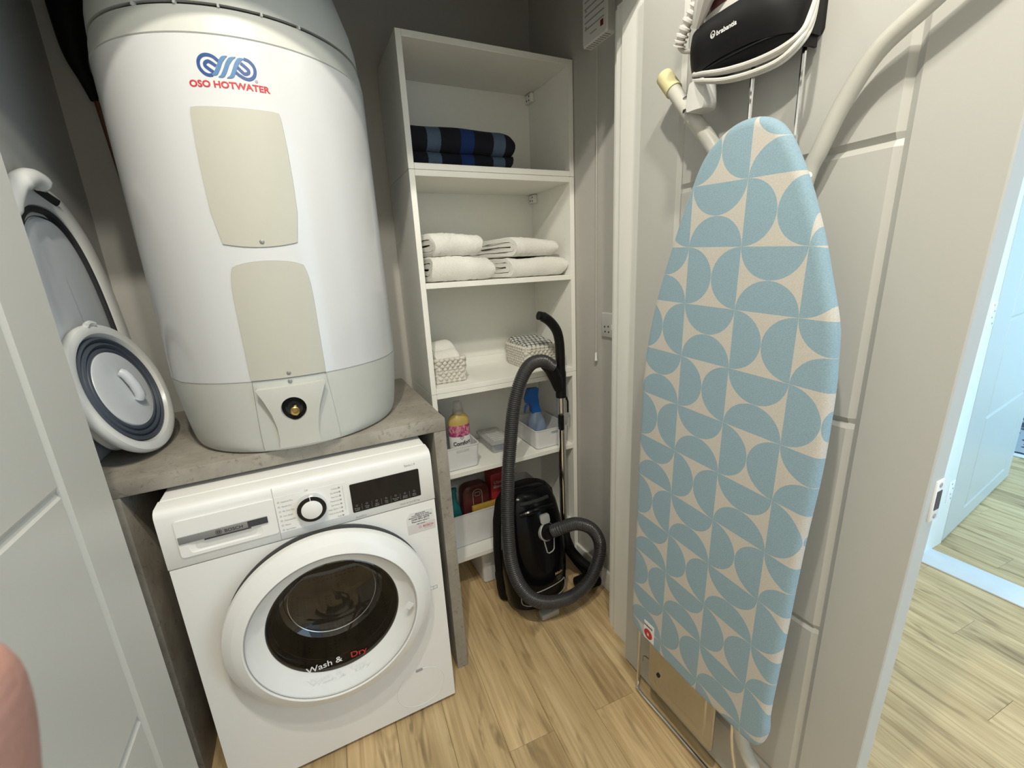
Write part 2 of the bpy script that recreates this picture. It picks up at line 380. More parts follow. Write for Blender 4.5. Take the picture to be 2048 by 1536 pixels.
def rrect(x0, x1, y0, y1, r, k=5):
    o = []
    for cx, cy, a in ((x1 - r, y1 - r, 0), (x0 + r, y1 - r, 90), (x0 + r, y0 + r, 180), (x1 - r, y0 + r, 270)):
        for i in range(k + 1):
            t = math.radians(a + 90 * i / k); o.append((cx + r * math.cos(t), cy + r * math.sin(t)))
    return o
def sphere(bm, c, r, n=12, m=8, sc=(1, 1, 1)):
    pr = [[Vector(c) + Vector((sc[0] * r * math.sin(PI * i / m) * math.cos(2 * PI * k / n), sc[1] * r * math.sin(PI * i / m) * math.sin(2 * PI * k / n), sc[2] * r * math.cos(PI * i / m))) for k in range(n)] for i in range(m + 1)]
    loft(bm, pr[1:-1], True, True); return bm
def prism(bm, pts2, f0, f1):
    loft(bm, [[f0(u, v) for u, v in pts2], [f1(u, v) for u, v in pts2]]); return bm
def text2d(s, size, bold=0., align='CENTER', spacing=1.0):
    c = bpy.data.curves.new('t', 'FONT'); c.body = s; c.size = size; c.align_x = align; c.offset = bold; c.space_character = spacing; c.resolution_u = 3
    o = bpy.data.objects.new('t', c); COL.objects.link(o); bpy.context.view_layer.update()
    me = bpy.data.meshes.new_from_object(o.evaluated_get(bpy.context.evaluated_depsgraph_get()))
    bm = B(); bm.from_mesh(me); bpy.data.objects.remove(o); bpy.data.curves.remove(c); bpy.data.meshes.remove(me); return bm
def text_w(bm, width):       # rescale to a known width
    xs = [v.co.x for v in bm.verts]; k = width / (max(xs) - min(xs)); m = (max(xs) + min(xs)) / 2
    for v in bm.verts: v.co = Vector(((v.co.x - m) * k, v.co.y * k, 0))
    return bm
def place(bm, f):
    for v in bm.verts: v.co = Vector(f(v.co.x, v.co.y))
    return bm
def join(a, b):
    me = bpy.data.meshes.new('j'); b.to_mesh(me); b.free(); a.from_mesh(me); bpy.data.meshes.remove(me); return a
def ray_out(poly, c, a):
    dx, dy = math.cos(a), math.sin(a); best = None
    for (x0, y0), (x1, y1) in zip(poly, poly[1:] + poly[:1]):
        ex, ey = x1 - x0, y1 - y0; den = dx * ey - dy * ex
        if abs(den) < 1e-12: continue
        t = ((x0 - c[0]) * ey - (y0 - c[1]) * ex) / den; s = ((x0 - c[0]) * dy - (y0 - c[1]) * dx) / den
        if t > 0 and -1e-9 <= s <= 1 + 1e-9 and (best is None or t < best): best = t
    return (c[0] + dx * best, c[1] + dy * best)
def holed(bm, poly, c, hole, f_front, f_back, n=64, sub=1):   # plate with one hole, star shaped about c
    A = sorted({round(math.atan2(y - c[1], x - c[0]) % (2 * PI), 5) for x, y in poly} | {round(2 * PI * k / n, 5) for k in range(n)})
    O = [ray_out(poly, c, a) for a in A]; H = [ray_out(hole, c, a) for a in A]
    mids = [[f_front(h[0] + (o[0] - h[0]) * q / sub, h[1] + (o[1] - h[1]) * q / sub) for h, o in zip(H, O)] for q in range(1, sub)]
    loft(bm, [[f_front(*p) for p in H]] + mids + [[f_front(*p) for p in O], [f_back(*p) for p in O], [f_back(*p) for p in H], [f_front(*p) for p in H]], False, False)
    bmesh.ops.remove_doubles(bm, verts=bm.verts[:], dist=1e-6); return bm
def circle(c, r, n=64): return [(c[0] + r * math.cos(2 * PI * k / n), c[1] + r * math.sin(2 * PI * k / n)) for k in range(n)]

# ------------------------------------------------------------------ floor planks
bm = B(); box(bm, -1.2, 5.6, -2.1, .72, -.05, -.004)
floor = struct('floor', bm, M['dark'], org=(0, 0, 0), smooth=False)
PW, PL, PA = .1405, 1.22, math.atan(.062)
pv = Vector((math.sin(PA), math.cos(PA), 0)); pu = Vector((math.cos(PA), -math.sin(PA), 0)); p0 = Vector((.958, -.245, 0))
def plank_mesh(L):
    b = B(); e = .0009; x0, x1, y0, y1 = .0003, PW - .0003, .0003, L - .0003
    loft(b, [[(x0, y0, -.004), (x1, y0, -.004), (x1, y1, -.004), (x0, y1, -.004)], [(x0, y0, -e), (x1, y0, -e), (x1, y1, -e), (x0, y1, -e)],
             [(x0 + e, y0 + e, 0), (x1 - e, y0 + e, 0), (x1 - e, y1 - e, 0), (x0 + e, y1 - e, 0)]], False, True)
    bmesh.ops.recalc_face_normals(b, faces=b.faces[:])
    me = bpy.data.meshes.new('plank'); b.to_mesh(me); b.free(); me.materials.append(M['oak']); return me
pm = plank_mesh(PL)
rr = random.Random(3); prev = .5
for i in range(-14, 33):
    offs = {0: 0., -2: .0, 9: -.29, -1: .62, 1: .43}.get(i)
    if offs is None:
        offs = (prev + rr.uniform(.3, .9)) % PL
    prev = offs
    for j in range(-3, 3):
        o_ = p0 + pu * (i * PW) + pv * (offs + j * PL)
        mid = o_ + pv * PL / 2
        if mid.y - PL / 2 > .62 or mid.y + PL / 2 < -2.0: continue
        o = bpy.data.objects.new('plank', pm); COL.objects.link(o); o.parent = floor; o.location = o_; o.rotation_euler = (0, 0, -PA)

# ------------------------------------------------------------------ room shell
XL, XR, YB, ZC = -.15, 1.315, .66, 2.60
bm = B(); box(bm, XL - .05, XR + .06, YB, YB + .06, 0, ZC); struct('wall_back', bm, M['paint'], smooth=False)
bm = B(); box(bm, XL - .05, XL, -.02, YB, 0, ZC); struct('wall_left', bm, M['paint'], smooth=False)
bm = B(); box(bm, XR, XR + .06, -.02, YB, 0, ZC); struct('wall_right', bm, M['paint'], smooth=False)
bm = B(); box(bm, 1.236, 2.56, -.12, -.02, 0, ZC); box(bm, -1.2, -.10, -.12, -.02, 0, ZC); box(bm, -.10, 1.236, -.12, -.07, 1.97, ZC)
struct('wall_front', bm, M['hallpaint'], smooth=False)
bm = B(); box(bm, -1.25, 5.7, -2.2, .9, ZC, ZC + .05); struct('ceiling', bm, M['ceil'], smooth=False)
bm = B(); box(bm, -1.25, -1.2, -2.1, -.02, 0, ZC); struct('wall_outer', bm, M['hallpaint'], smooth=False)
bm = B(); box(bm, -1.25, .98, -2.16, -2.1, 0, ZC); box(bm, 2.52, 2.98, -2.16, -2.1, 0, ZC); box(bm, .98, 2.52, -2.16, -2.1, 2.28, ZC); box(bm, .98, 2.52, -2.16, -2.1, 0, .22)
box(bm, 5.02, 5.7, -2.16, -2.1, 0, ZC); box(bm, 2.98, 5.02, -2.16, -2.1, 0, .53); box(bm, 2.98, 5.02, -2.16, -2.1, 2.18, ZC)
struct('wall_near', bm, M['hallpaint'], smooth=False)
bm = B(); box(bm, 2.56, 2.78, -.33, .62, 0, ZC); box(bm, 2.56, 2.70, -2.1, -1.25, 0, ZC); box(bm, 2.56, 2.70, -1.25, -.33, 2.04, ZC)
struct('wall_middle', bm, M['hallpaint'], smooth=False)
bm = B(); box(bm, 5.6, 5.66, -2.1, .68, 0, ZC); struct('wall_end', bm, M['hallpaint'], smooth=False)
bm = B(); box(bm, 2.70, 5.66, .62, .68, 0, ZC); struct('wall_far', bm, M['hallpaint'], smooth=False)
bm = B(); box(bm, XR - .014, XR, -.02, .645, 0, .085, .003); struct('baseboard_right', bm, M['trim'])
# lining of the cupboard doorway: stepped jamb on the right, plain one on the left, head above
def jamb():
    b = B()
    pts = [(1.236, -.118), (1.198, -.118), (1.194, -.100), (1.194, -.038), (1.203, -.034), (1.203, -.006), (1.214, -.002), (1.214, .014), (1.236, .014)]
    loft(b, [[(x, y, 0) for x, y in pts], [(x, y, 1.94) for x, y in pts]]); return b
bm = jamb(); struct('trim_1', bm, M['trim'], sharp=20)
bm = B(); box(bm, -.10, -.060, -.118, .0, 0, 1.94, .003); struct('trim_2', bm, M['trim'])
bm = B(); box(bm, -.10, 1.236, -.138, -.10, 1.932, 1.99, .003); struct('trim_3', bm, M['trim'])
bm = B(); box(bm, 2.56, 2.70, -1.25, -.36, 0, .007, .003); struct('trim_4', bm, M['threshold'])
bm = B(); box(bm, 2.575, 2.792, -.362, -.33, 0, 2.04, .003); tr5 = struct('trim_5', bm, M['trim'])
for zz in (.27, 1.035, 1.80):
    b = B(); box(b, 2.733, 2.788, -.3635, -.361, zz - .05, zz + .05, .004, 2); hp = part('hinge_leaf', b, M['applgrey'], tr5)
    b = B()
    for sx, sz in ((2.76, .036), (2.773, .012), (2.76, -.012), (2.773, -.036)): lathe(b, [(.004, 0), (.004, .0006), (.002, .0009)], 10, (sx, -.3637, zz + sz), (1, 0, 0), (0, 0, 1), (0, -1, 0))
    part('screw', b, M['inkgrey'], hp, stuff=True)

# ------------------------------------------------------------------ moulded doors
def door_leaf(width, height, thick, gy, gz, gap=.008):
    """local u across 0..width, z up, front at d=0, grooves cut into both faces; returns list of (u,d,z) quads as bmesh"""
    w_, dep = .0095, .0065
    us = sorted({0, .002, width - .002, width} | {g + k for g in gy for k in (-w_, 0, w_)})
    zs = sorted({gap, gap + .002, height - .002, height} | {g + k for g in gz for k in (-w_, 0, w_)})
    b = B()
    def depth(u, z):
        if u in (us[0], us[-1]) or z in (zs[0], zs[-1]): return .002
        onu = any(abs(u - g) < 1e-6 for g in gy) and gz[0] - 1e-6 <= z <= gz[-1] + 1e-6
        onz = any(abs(z - g) < 1e-6 for g in gz) and gy[0] - 1e-6 <= u <= gy[-1] + 1e-6
        return dep if (onu or onz) else 0.
    F = [[b.verts.new((u, depth(u, z), z)) for z in zs] for u in us]; K = [[b.verts.new((u, thick - depth(u, z), z)) for z in zs] for u in us]
    for G in (F, K):
        for i in range(len(us) - 1):
            for j in range(len(zs) - 1): b.faces.new((G[i][j], G[i + 1][j], G[i + 1][j + 1], G[i][j + 1]))
    for i in range(len(us) - 1):
        b.faces.new((F[i][0], F[i + 1][0], K[i + 1][0], K[i][0])); b.faces.new((F[i][-1], F[i + 1][-1], K[i + 1][-1], K[i][-1]))
    for j in range(len(zs) - 1):
        b.faces.new((F[0][j], F[0][j + 1], K[0][j + 1], K[0][j])); b.faces.new((F[-1][j], F[-1][j + 1], K[-1][j + 1], K[-1][j]))
    return b
GZ = [.160, .589, 1.018, 1.452, 1.84]
d1 = door_leaf(.650, 1.93, .045, [.132, .540], GZ)   # hangs very slightly out of plumb
for v in d1.verts: v.co = Vector((1.15 + v.co.y, -.157 - v.co.x - (v.co.z - .9) * (.007 + .016 * max(0, (v.co.x - .545) / .105)), v.co.z))
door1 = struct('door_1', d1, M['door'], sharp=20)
for zz in (.2, .95, 1.72):
    b = B(); lathe(b, [(.0055, -.05), (.0055, .05)], 12, (1.196, -.134, zz)); part('hinge', b, M['applgrey'], door1, 'grey knuckle hinge')
b = B(); box(b, 1.170, 1.1945, -.8105, -.8065, .888, .957, .001); lp = part('latch_plate', b, M['applgrey'], door1, 'white latch plate with dark roller')
b = B(); box(b, 1.175, 1.190, -.8112, -.809, .907, .939); part('latch_roller', b, M['inkdark'], lp)
b = B()
for zz in (.896, .949): lathe(b, [(.004, 0), (.004, .0008)], 12, (1.182, -.8106, zz), (1, 0, 0), (0, 0, 1), (0, -1, 0))
part('screw', b, M['inkgrey'], lp, stuff=True)
d2 = door_leaf(.662, 1.93, .04, [.137, .547], GZ)
for v in d2.verts: v.co = Vector((-.010 - v.co.y, -.113 - v.co.x, v.co.z))
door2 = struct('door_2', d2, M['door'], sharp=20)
d3 = door_leaf(1.06, 2.03, .04, [.255, .90], [.095, .545, .99, 1.44, 1.85])
ang = math.atan2(.095, 1.0); ca, sa = math.cos(ang), math.sin(ang)
for v in d3.verts: v.co = Vector((2.795 + ca * v.co.x - sa * v.co.y, -.362 + sa * v.co.x + ca * v.co.y, v.co.z))
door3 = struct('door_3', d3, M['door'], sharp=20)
bm = B(); box(bm, 4.30, 5.35, -1.5, .35, .0, .012, .004); rug = thing('rug', 'dark blue patterned rug on the floor of the far room', 'rug', (4.8, -.6, 0))
part('pile', bm, M['rug'], rug); bm = B(); box(bm, 4.24, 4.30, -1.5, .35, .0, .006, .002); part('fringe', bm, M['inkwhite'], rug, 'white fringe')

# ------------------------------------------------------------------ worktop on two legs
wt = thing('worktop', 'grey concrete-look worktop on slab legs above the washing machine', 'worktop', (.27, .3, 0))
bm = B(); box(bm, XL + .002, .672, .086, YB - .002, .857, .895, .0012, 2); part('tabletop', bm, M['concrete'], wt)
bm = B(); box(bm, .636, .672, .088, YB - .004, 0, .857, .0012, 2); part('leg', bm, M['concrete'], wt)
bm = B(); box(bm, -.112, -.073, .088, YB - .004, 0, .857, .0012, 2); lg = part('leg', bm, M['concrete'], wt)

# ------------------------------------------------------------------ washing machine
wm = thing('washing_machine', 'white front-loading washer dryer under the grey worktop', 'washing machine', (.299, .29, 0))
def fy(d): return lambda x, z: (x, d, z)
bm = B()  # cabinet shell, open at the front
loft(bm, [[(x, y, z) for x, z in rrect(.0, .598, .014, .835, .006, 3)] for y in (.012, .575)], False, True); part('cabinet', bm, M['appl'], wm)
bm = B(); holed(bm, [(.001, .014), (.597, .014), (.597, .6985), (.001, .6985)], (.305, .463), circle((.305, .463), .215), fy(0), fy(.014), 72)
fp = part('front_panel', bm, M['appl'], wm)
bm = B()  # fascia with rounded top edge
pr = [(.014, .7005), (.0, .7005), (-.002, .703), (-.002, .822), (-.0005, .831), (.004, .838), (.012, .842), (.05, .8435), (.05, .7005)]
loft(bm, [[(x, y, z) for y, z in pr] for x in (.0, .598)]); fas = part('control_fascia', bm, M['appl'], wm, sharp=50)
bm = B(); box(bm, .002, .596, .046, .578, .832, .8455, .004, 3); part('top_lid', bm, M['appl'], wm)
bm = B(); box(bm, .02, .578, .07, .56, .0, .015); part('plinth', bm, M['dark'], wm)
# detergent drawer: outline, recess with grey strip
bm = B(); ol = rrect(.030, .2205, .724, .812, .006, 4); inn = rrect(.046, .190, .731, .757, .010, 4)
holed(bm, [(a, b_) for a, b_ in ol], (.12, .744), inn, fy(-.0055), fy(-.002), 40); dr = part('detergent_drawer', bm, M['appl'], wm)
bm = B(); loft(bm, [[(x, -.0055, z) for x, z in inn], [(.118 + (x - .118) * .78, -.0012, .7465 + (z - .746) * .75) for x, z in inn]], False, True); part('grip_recess', bm, M['appl'], dr)
bm = B(); box(bm, .032, .203, -.0085, -.0055, .7585, .775, .0008); hs_ = part('handle_strip', bm, M['strip'], dr, 'brushed grey strip')
bm = B(); box(bm, .078, .168, -.0088, -.006, .7555, .7592, .0006); part('grip_shadow_line', bm, M['inkdark'], dr)
bm = B(); box(bm, .163, .203, -.0088, -.0084, .759, .7745); part('strip_end', bm, M['inkdark'], dr, 'dark end of the strip')
b = text_w(text2d('BOSCH', .012, .0002), .035); place(b, lambda x, y: (.1355 + x, -.0090, .7625 + y)); part('lettering', b, M['inkdark'], dr)
b = B()
for r_ in (.0056, .0030): tube(b, [(.1065 + r_ * math.cos(2 * PI * k / 24), -.0090, .7668 + r_ * math.sin(2 * PI * k / 24)) for k in range(24)], .00045, 5, True)
for sx in (-1, 1): box(b, .1065 + sx * .0018 - .0004, .1065 + sx * .0018 + .0004, -.0093, -.0086, .7638, .7698)
box(b, .1047, .1083, -.0093, -.0086, .7664, .7672); part('emblem', b, M['inkdark'], dr)
bm = B(); box(bm, .2214, .2222, -.0026, -.0018, .7005, .838); part('seam', bm, M['inkgrey'], wm)
bm = B(); box(bm, .2225, .378, -.0024, -.0018, .7205, .8120); part('dial_field', bm, M['appl'], wm)
# dial
bm = B(); lathe(bm, [(.034, 0), (.034, .003), (.0335, .012), (.0318, .019), (.0300, .0205)], 48, (.2975, -.002, .770), (1, 0, 0), (0, 0, 1), (0, -1, 0)); dl = part('program_dial', bm, M['chrome'], wm)
bm = B(); lathe(bm, [(.0322, .0187), (.0300, .0212), (.0235, .0212), (.0230, .0200)], 48, (.2975, -.002, .770), (1, 0, 0), (0, 0, 1), (0, -1, 0)); part('dial_ring', bm, M['display'], dl, 'black band of the dial')
bm = B(); lathe(bm, [(.0232, .018), (.0230, .0222), (.0215, .0232), (.0001, .0236)], 48, (.2975, -.002, .770), (1, 0, 0), (0, 0, 1), (0, -1, 0)); part('dial_cap', bm, M['appl'], dl, 'white dial face')
bm = B(); box(bm, .2967, .2983, -.0245, -.0225, .793, .802); part('dial_pointer', bm, M['inkwhite'], dl)
# display
bm = B(); lathe(bm, [(0, 0)], 3); bm.free(); bm = B(); loft(bm, [[(x, y, z) for x, z in rrect(.3875, .5615, .7225, .8005, .003, 3)] for y in (-.0018, -.0036)]); dp = part('display', bm, M['display'], wm)
b = B()
for i in range(7):
    x = .398 + i * .0243
    c_ = text2d(('Drying\ntarget', 'Temp\nture', 'Spin\nspeed', 'Easy\niron', 'Favourite\nextra', 'Speed\nPerfect', 'Start\nPause')[i], .0046); place(c_, lambda u, v: (x + u, -.0040, .7315 + v)); join(b, c_)
    tube(b, [(x + .0023 * math.cos(2 * PI * k / 12), -.0040, .7405 + .0023 * math.sin(2 * PI * k / 12)) for k in range(12)], .00025, 4, True)
    if i: box(b, x - .0124, x - .0121, -.0040, -.0036, .726, .743)
part('display_lettering', b, M['inkgrey'], dp, stuff=True)
b = B()
L_ = ['Intensive Dry', 'Gentle Dry', 'My Time Dry', 'Iron Assist', 'Delicates/Silk', 'Mixed', 'Sportswear']
for i, s in enumerate(L_):
    z = .7985 - i * .0121
    c_ = text2d(s, .0058, 0, 'LEFT'); place(c_, lambda u, v: (.2352 + u * .80, -.0029, z - .002 + v)); join(b, c_)
    tube(b, [(.2298 + .0020 * math.cos(2 * PI * k / 10), -.0029, z + .0005 + .0020 * math.sin(2 * PI * k / 10)) for k in range(10)], .0003, 4, True)
for i, s in enumerate(['Cottons', 'Eco 40-60', 'Easy Care', 'Mixed Load', 'Sportswear', 'Super Quick 15', 'Wash & Dry 60', 'Rinse']):
    z = .8005 - i * .0108
    c_ = text2d(s, .0055, 0, 'RIGHT'); place(c_, lambda u, v: (.3600 + u * .78, -.0029, z - .002 + v)); join(b, c_)
    box(b, .3615, .3655, -.0030, -.0026, z - .002, z + .002)
box(b, .3715, .3720, -.0030, -.0026, .737, .803)
c_ = text2d('Off', .0058); place(c_, lambda u, v: (.2915 + u, -.0029, .811 + v)); join(b, c_)
part('program_lettering', b, M['inkgrey'], wm, stuff=True)
b = text2d('AutoDry', .0075); place(b, lambda u, v: (.4045 + u, -.0029, .7035 + v + .002)); c_ = text2d('Wash & Dry 8|5 kg', .0070); place(c_, lambda u, v: (.530 + u * .95, -.0029, .7085 + v)); join(b, c_)
c_ = text2d('Serie | 4', .0085); place(c_, lambda u, v: (.540 + u, -.0029, .8135 + v)); join(b, c_); part('model_lettering', b, M['inkgrey'], wm, stuff=True)
# service sticker
bm = B(); loft(bm, [[(x, y, z) for x, z in ((.516, .613), (.592, .611), (.592, .633), (.588, .675), (.527, .676), (.515, .660))] for y in (0, -.0006)]); stk = part('service_sticker', bm, M['sticker2'], wm, 'pale service sticker')
bm = B(); box(bm, .516, .592, -.0009, -.0005, .6125, .640); part('sticker_band', bm, M['sticker'], stk)
b = B()
for s, sz, z in (('SERVICE FOR', .0048, .668), ('YOUR FREE TWO YEAR', .0046, .663), ('MANUFACTURER\'S GUARANTEE', .0044, .658), ('0344 892 8979', .0082, .6505), ('Please select option 1.', .0055, .6445), ('REG NOW', .0048, .6365)):
    c_ = text2d(s, sz, .00012); place(c_, lambda u, v: (.553 + u, -.0011, z + v)); join(b, c_)
part('sticker_lettering', b, M['inkdark'], stk, stuff=True)
b = text_w(text2d('BOSCH', .01, .0002), .028); place(b, lambda u, v: (.572 + u, -.0011, .6245 + v)); tube(b, [(.5495 + .0033 * math.cos(2 * PI * k / 14), -.0011, .6278 + .0033 * math.sin(2 * PI * k / 14)) for k in range(14)], .0004, 4, True)
c_ = text2d('Invented for life', .0035); place(c_, lambda u, v: (.572 + u, -.0011, .620 + v)); join(b, c_); part('sticker_logo', b, M['inkred'], stk, stuff=True)
b = B()  # little open book mark
for q in ([(.557, .418), (.557, .4275), (.567, .4265), (.567, .417)], [(.567, .417), (.567, .4265), (.578, .4275), (.578, .418)]): tube(b, [(x, -.0006, z) for x, z in q], .0007, 4, True)
part('manual_mark', b, M['inkgrey'], wm, stuff=True)
# drain flap
b = B(); tube(b, [(.497 + .0715 * math.cos(2 * PI * k / 48), -.0002, .095 + .0655 * math.sin(2 * PI * k / 48)) for k in range(48)], .0008, 5, True); fl_ = part('drain_flap', b, M['applgrey'], wm)
b = B(); box(b, .487, .507, -.0025, .0, .1565, .1640, .001); part('flap_slot', b, M['inkgrey'], fl_, 'grey notch')
# porthole door
PC = (.306, 0, .463)
def yl(prof, n=96): 
    b = B(); lathe(b, prof, n, PC, (1, 0, 0), (0, 0, 1), (0, -1, 0), False); return b
pd = part('porthole_door', yl([(.205, .0), (.208, .0), (.212, .019), (.234, .0205), (.2420, .0220), (.2445, .0275), (.2445, .040), (.2430, .0445), (.2395, .0470), (.2240, .0590), (.2230, .0595), (.2040, .0690), (.2015, .0698), (.2000, .0690), (.1990, .0665), (.1985, .060)]), M['appl'], wm, sharp=14)
part('door_gap', yl([(.206, .0002), (.2065, .0016), (.2405, .0016), (.2415, .0002)]), mat('gap_shade_grey', (.10, .10, .10), .7, noise=.05), pd, 'dark ring painted as the shade in the gap behind the door ring')  # dark annulus puts the shade of the undercut into the colour
part('door_recess', yl([(.1985, .060), (.190, .052), (.172, .034), (.158, .028), (.156, .020)]), M['appl2'], pd, 'pale sloping ring behind the clear cover')
part('door_gap', yl([(.1988, .0662), (.1962, .0662)]), M['inkgrey'], pd)
part('cover_pane', yl([(.1965, .066), (.150, .0690), (.08, .0705), (.0001, .071)]), M['glassdoor'], pd, 'clear cover pane')
part('glass_bowl', yl([(.1585, .0285), (.156, .0300), (.150, .020), (.146, -.02), (.130, -.06), (.09, -.085), (.0001, -.092)]), M['glassdark'], pd, 'dark glass bowl')
b = yl([(.111, -.0600), (.1125, -.0590), (.1125, -.0615), (.111, -.0600)]); join(b, yl([(.1480, -.004), (.1490, -.0035), (.1490, -.0055), (.1480, -.004)])); part('bowl_glint', b, M['steel'], pd, 'thin bright rings imitating reflections in the bowl', True)  # bright steel rings imitate the arcs reflected in the glass
part('drum', yl([(.156, .010), (.170, -.03), (.230, -.06), (.236, -.12), (.236, -.38), (.12, -.40), (.0001, -.395)]), M['drum'], wm)
for k in range(3):
    a = 2 * PI * k / 3 + .6; b = B()
    tube(b, [(PC[0] + .205 * math.cos(a), .08 + t * .28, PC[2] + .205 * math.sin(a)) for t in (0, .5, 1)], [.028, .036, .028], 8); part('drum_paddle', b, M['drum'], wm)
b = B(); lathe(b, [(.014, .066), (.006, .060), (.001, .052)], 4, (PC[0] + .178, 0, PC[2] - .014), (1, 0, 0), (0, 0, 1), (0, -1, 0)); part('door_grip', b, M['applgrey'], pd)
b = text2d('Wash &', .026, .0003, 'LEFT'); place(b, lambda u, v: (.222 + u * .97, -.0722, .366 + v * .92 - .05 * (u - .05) ** 2)); part('pane_lettering', b, M['inkwhite'], pd, 'white printed words')
b = text2d('Dry', .026, .0003, 'LEFT'); place(b, lambda u, v: (.324 + u * .97, -.0722, .364 + v * .92)); part('pane_lettering', b, M['inkred'], pd, 'red printed word')

# ------------------------------------------------------------------ water heater
AX, AY, AR = .307, .324, .2835
wh = thing('water_heater', 'white and grey cylindrical water heater standing on the worktop', 'water heater', (AX, AY, .895))
def az(prof, n=96):
    b = B(); lathe(b, prof, n, (AX, AY, 0)); return b
def cyl(t, z, r=AR): a = math.radians(t); return Vector((AX + r * math.sin(a), AY - r * math.cos(a), z))
def rcap(z): return .2595 + (.0238) * min(1, max(0, (z - .903) / .176)) ** .6
zz = [.903 + .177 * k / 14 for k in range(15)]
part('bottom_cap', az([(.0, .896), (.245, .896), (.255, .8985)] + [(rcap(z), z) for z in zz]), M['tankgrey'], wh)
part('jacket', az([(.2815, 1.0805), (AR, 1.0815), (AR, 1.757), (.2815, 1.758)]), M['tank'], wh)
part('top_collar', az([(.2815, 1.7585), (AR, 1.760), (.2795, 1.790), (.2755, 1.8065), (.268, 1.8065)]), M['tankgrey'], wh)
part('air_slot', az([(.268, 1.806), (.268, 1.8135)]), M['dark'], wh, 'thin dark slot')
part('top_cap', az([(.268, 1.8125), (.2765, 1.8125), (.2735, 1.845), (.266, 1.880), (.254, 1.915), (.234, 1.975), (.205, 2.020), (.15, 2.055), (.0001, 2.07)]), M['tankgrey'], wh)
b = B()
for t in (-33, -17, -2, 13, 28): 
    a = math.radians(t); box(b, -.002, .002, -.0045, .0045, 1.8062, 1.8130, M4=Matrix.Translation((AX + .2745 * math.sin(a), AY - .2745 * math.cos(a), 0)) @ Matrix.Rotation(a, 4, 'Z'))
part('slot_bridge', b, M['tankgrey'], wh, stuff=True)
def lerp_tab(tab, t):
    for (t0, a), (t1, b_) in zip(tab, tab[1:]):
        if t <= t1: return a + (b_ - a) * (t - t0) / (t1 - t0)
    return tab[-1][1]
def patch(t0, zt, zb, wtab, r, nr=24, nc=20, lift=.0022):
    b = B(); rows = []
    for i in range(nr + 1):
        t = i / nr; row = []
        for j in range(nc + 1):
            s = -1 + 2 * j / nc; z = zb(s) + t * (zt(s) - zb(s)); row.append((t0 + s * lerp_tab(wtab, t), z))
        rows.append(row)
    G = [[b.verts.new(cyl(th, z, r + lift)) for th, z in row] for row in rows]
    for i in range(nr):
        for j in range(nc): b.faces.new((G[i][j], G[i][j + 1], G[i + 1][j + 1], G[i + 1][j]))
    rim = [(0, j) for j in range(nc + 1)] + [(i, nc) for i in range(1, nr + 1)] + [(nr, j) for j in range(nc - 1, -1, -1)] + [(i, 0) for i in range(nr - 1, 0, -1)]
    K = {q: b.verts.new(cyl(*rows[q[0]][q[1]], r - .001)) for q in rim}
    for q, p in zip(rim, rim[1:] + rim[:1]): b.faces.new((G[q[0]][q[1]], G[p[0]][p[1]], K[p], K[q]))
    return b
def outline_seam(t0, zt, zb, wtab, r):
    pts = []
    for j in range(17): s = -1 + j / 8; pts.append((t0 + s * lerp_tab(wtab, 0), zb(s)))
    for i in range(1, 25): pts.append((t0 + lerp_tab(wtab, i / 24), zb(1) + i / 24 * (zt(1) - zb(1))))
    for j in range(1, 17): s = 1 - j / 8; pts.append((t0 + s * lerp_tab(wtab, 1), zt(s)))
    for i in range(1, 24): pts.append((t0 - lerp_tab(wtab, 1 - i / 24), zb(-1) + (1 - i / 24) * (zt(-1) - zb(-1))))
    b = B(); tube(b, [cyl(th, z, r) for th, z in pts], .0011, 5, True); return b
W1 = [(0, 14.4), (.03, 14.6), (.12, 15.4), (.25, 16.4), (.5, 16.7), (.75, 16.6), (.975, 16.0), (1, 15.6)]
A1 = (-2.7, lambda s: 1.6345 - .0012 * s ** 8, lambda s: 1.371 + .0085 * s * s, W1, AR)
part('cover_panel', patch(*A1), M['tankpanel'], wh, 'upper beige cover panel'); part('panel_seam', outline_seam(*A1), M['inkgrey'], wh)
W2 = [(0, 16.0), (.3, 16.0), (.7, 16.0), (.85, 15.7), (.94, 15.0), (1, 14.0)]
A2 = (-1.4, lambda s: 1.342 - .0085 * s * s - .003 * s ** 8, lambda s: 1.0825, W2, AR)
part('cover_panel', patch(*A2), M['tankpanel'], wh, 'lower beige cover panel'); part('panel_seam', outline_seam(*A2), M['inkgrey'], wh)
for t, z in ((-2.1, 1.3815), (-1.3, 1.093), (-1.4, 1.0735)):
    b = B(); lathe(b, [(.0048, 0), (.0048, .0008), (.003, .0018)], 14, cyl(t, z, AR + .0022), cyl(t + 90, 0, 1) - Vector((AX, AY, 0)), (0, 0, 1), cyl(t, 0, 1) - Vector((AX, AY, 0))); part('screw', b, M['screw'], wh)
# valve cover in the bottom cap
def capat(t, z, d=0): return cyl(t, z, rcap(z) + d)
b = B(); G = []
for i in range(15):
    z = .904 + .173 * i / 14; f = i / 14; tl = -19.9 + 2.9 * f; tr = 18.4 - 3.9 * f
    G.append([b.verts.new(capat(tl + (tr - tl) * j / 16, z, .0022)) for j in range(17)])
for i in range(14):
    for j in range(16): b.faces.new((G[i][j], G[i][j + 1], G[i + 1][j + 1], G[i + 1][j]))
vc = part('valve_cover', b, M['tankgrey'], wh)
b = B(); tube(b, [capat(-17 - 2.9 * (1 - k / 14), .904 + .175 * k / 14, .001) for k in range(15)], .0013, 5); tube(b, [capat(14.5 + 3.9 * (1 - k / 14), .904 + .175 * k / 14, .001) for k in range(15)], .0013, 5)
tube(b, [cyl(-60 + k * 5, 1.0805, AR - .0003) for k in range(25)], .0011, 5); part('seam', b, M['inkgrey'], wh)
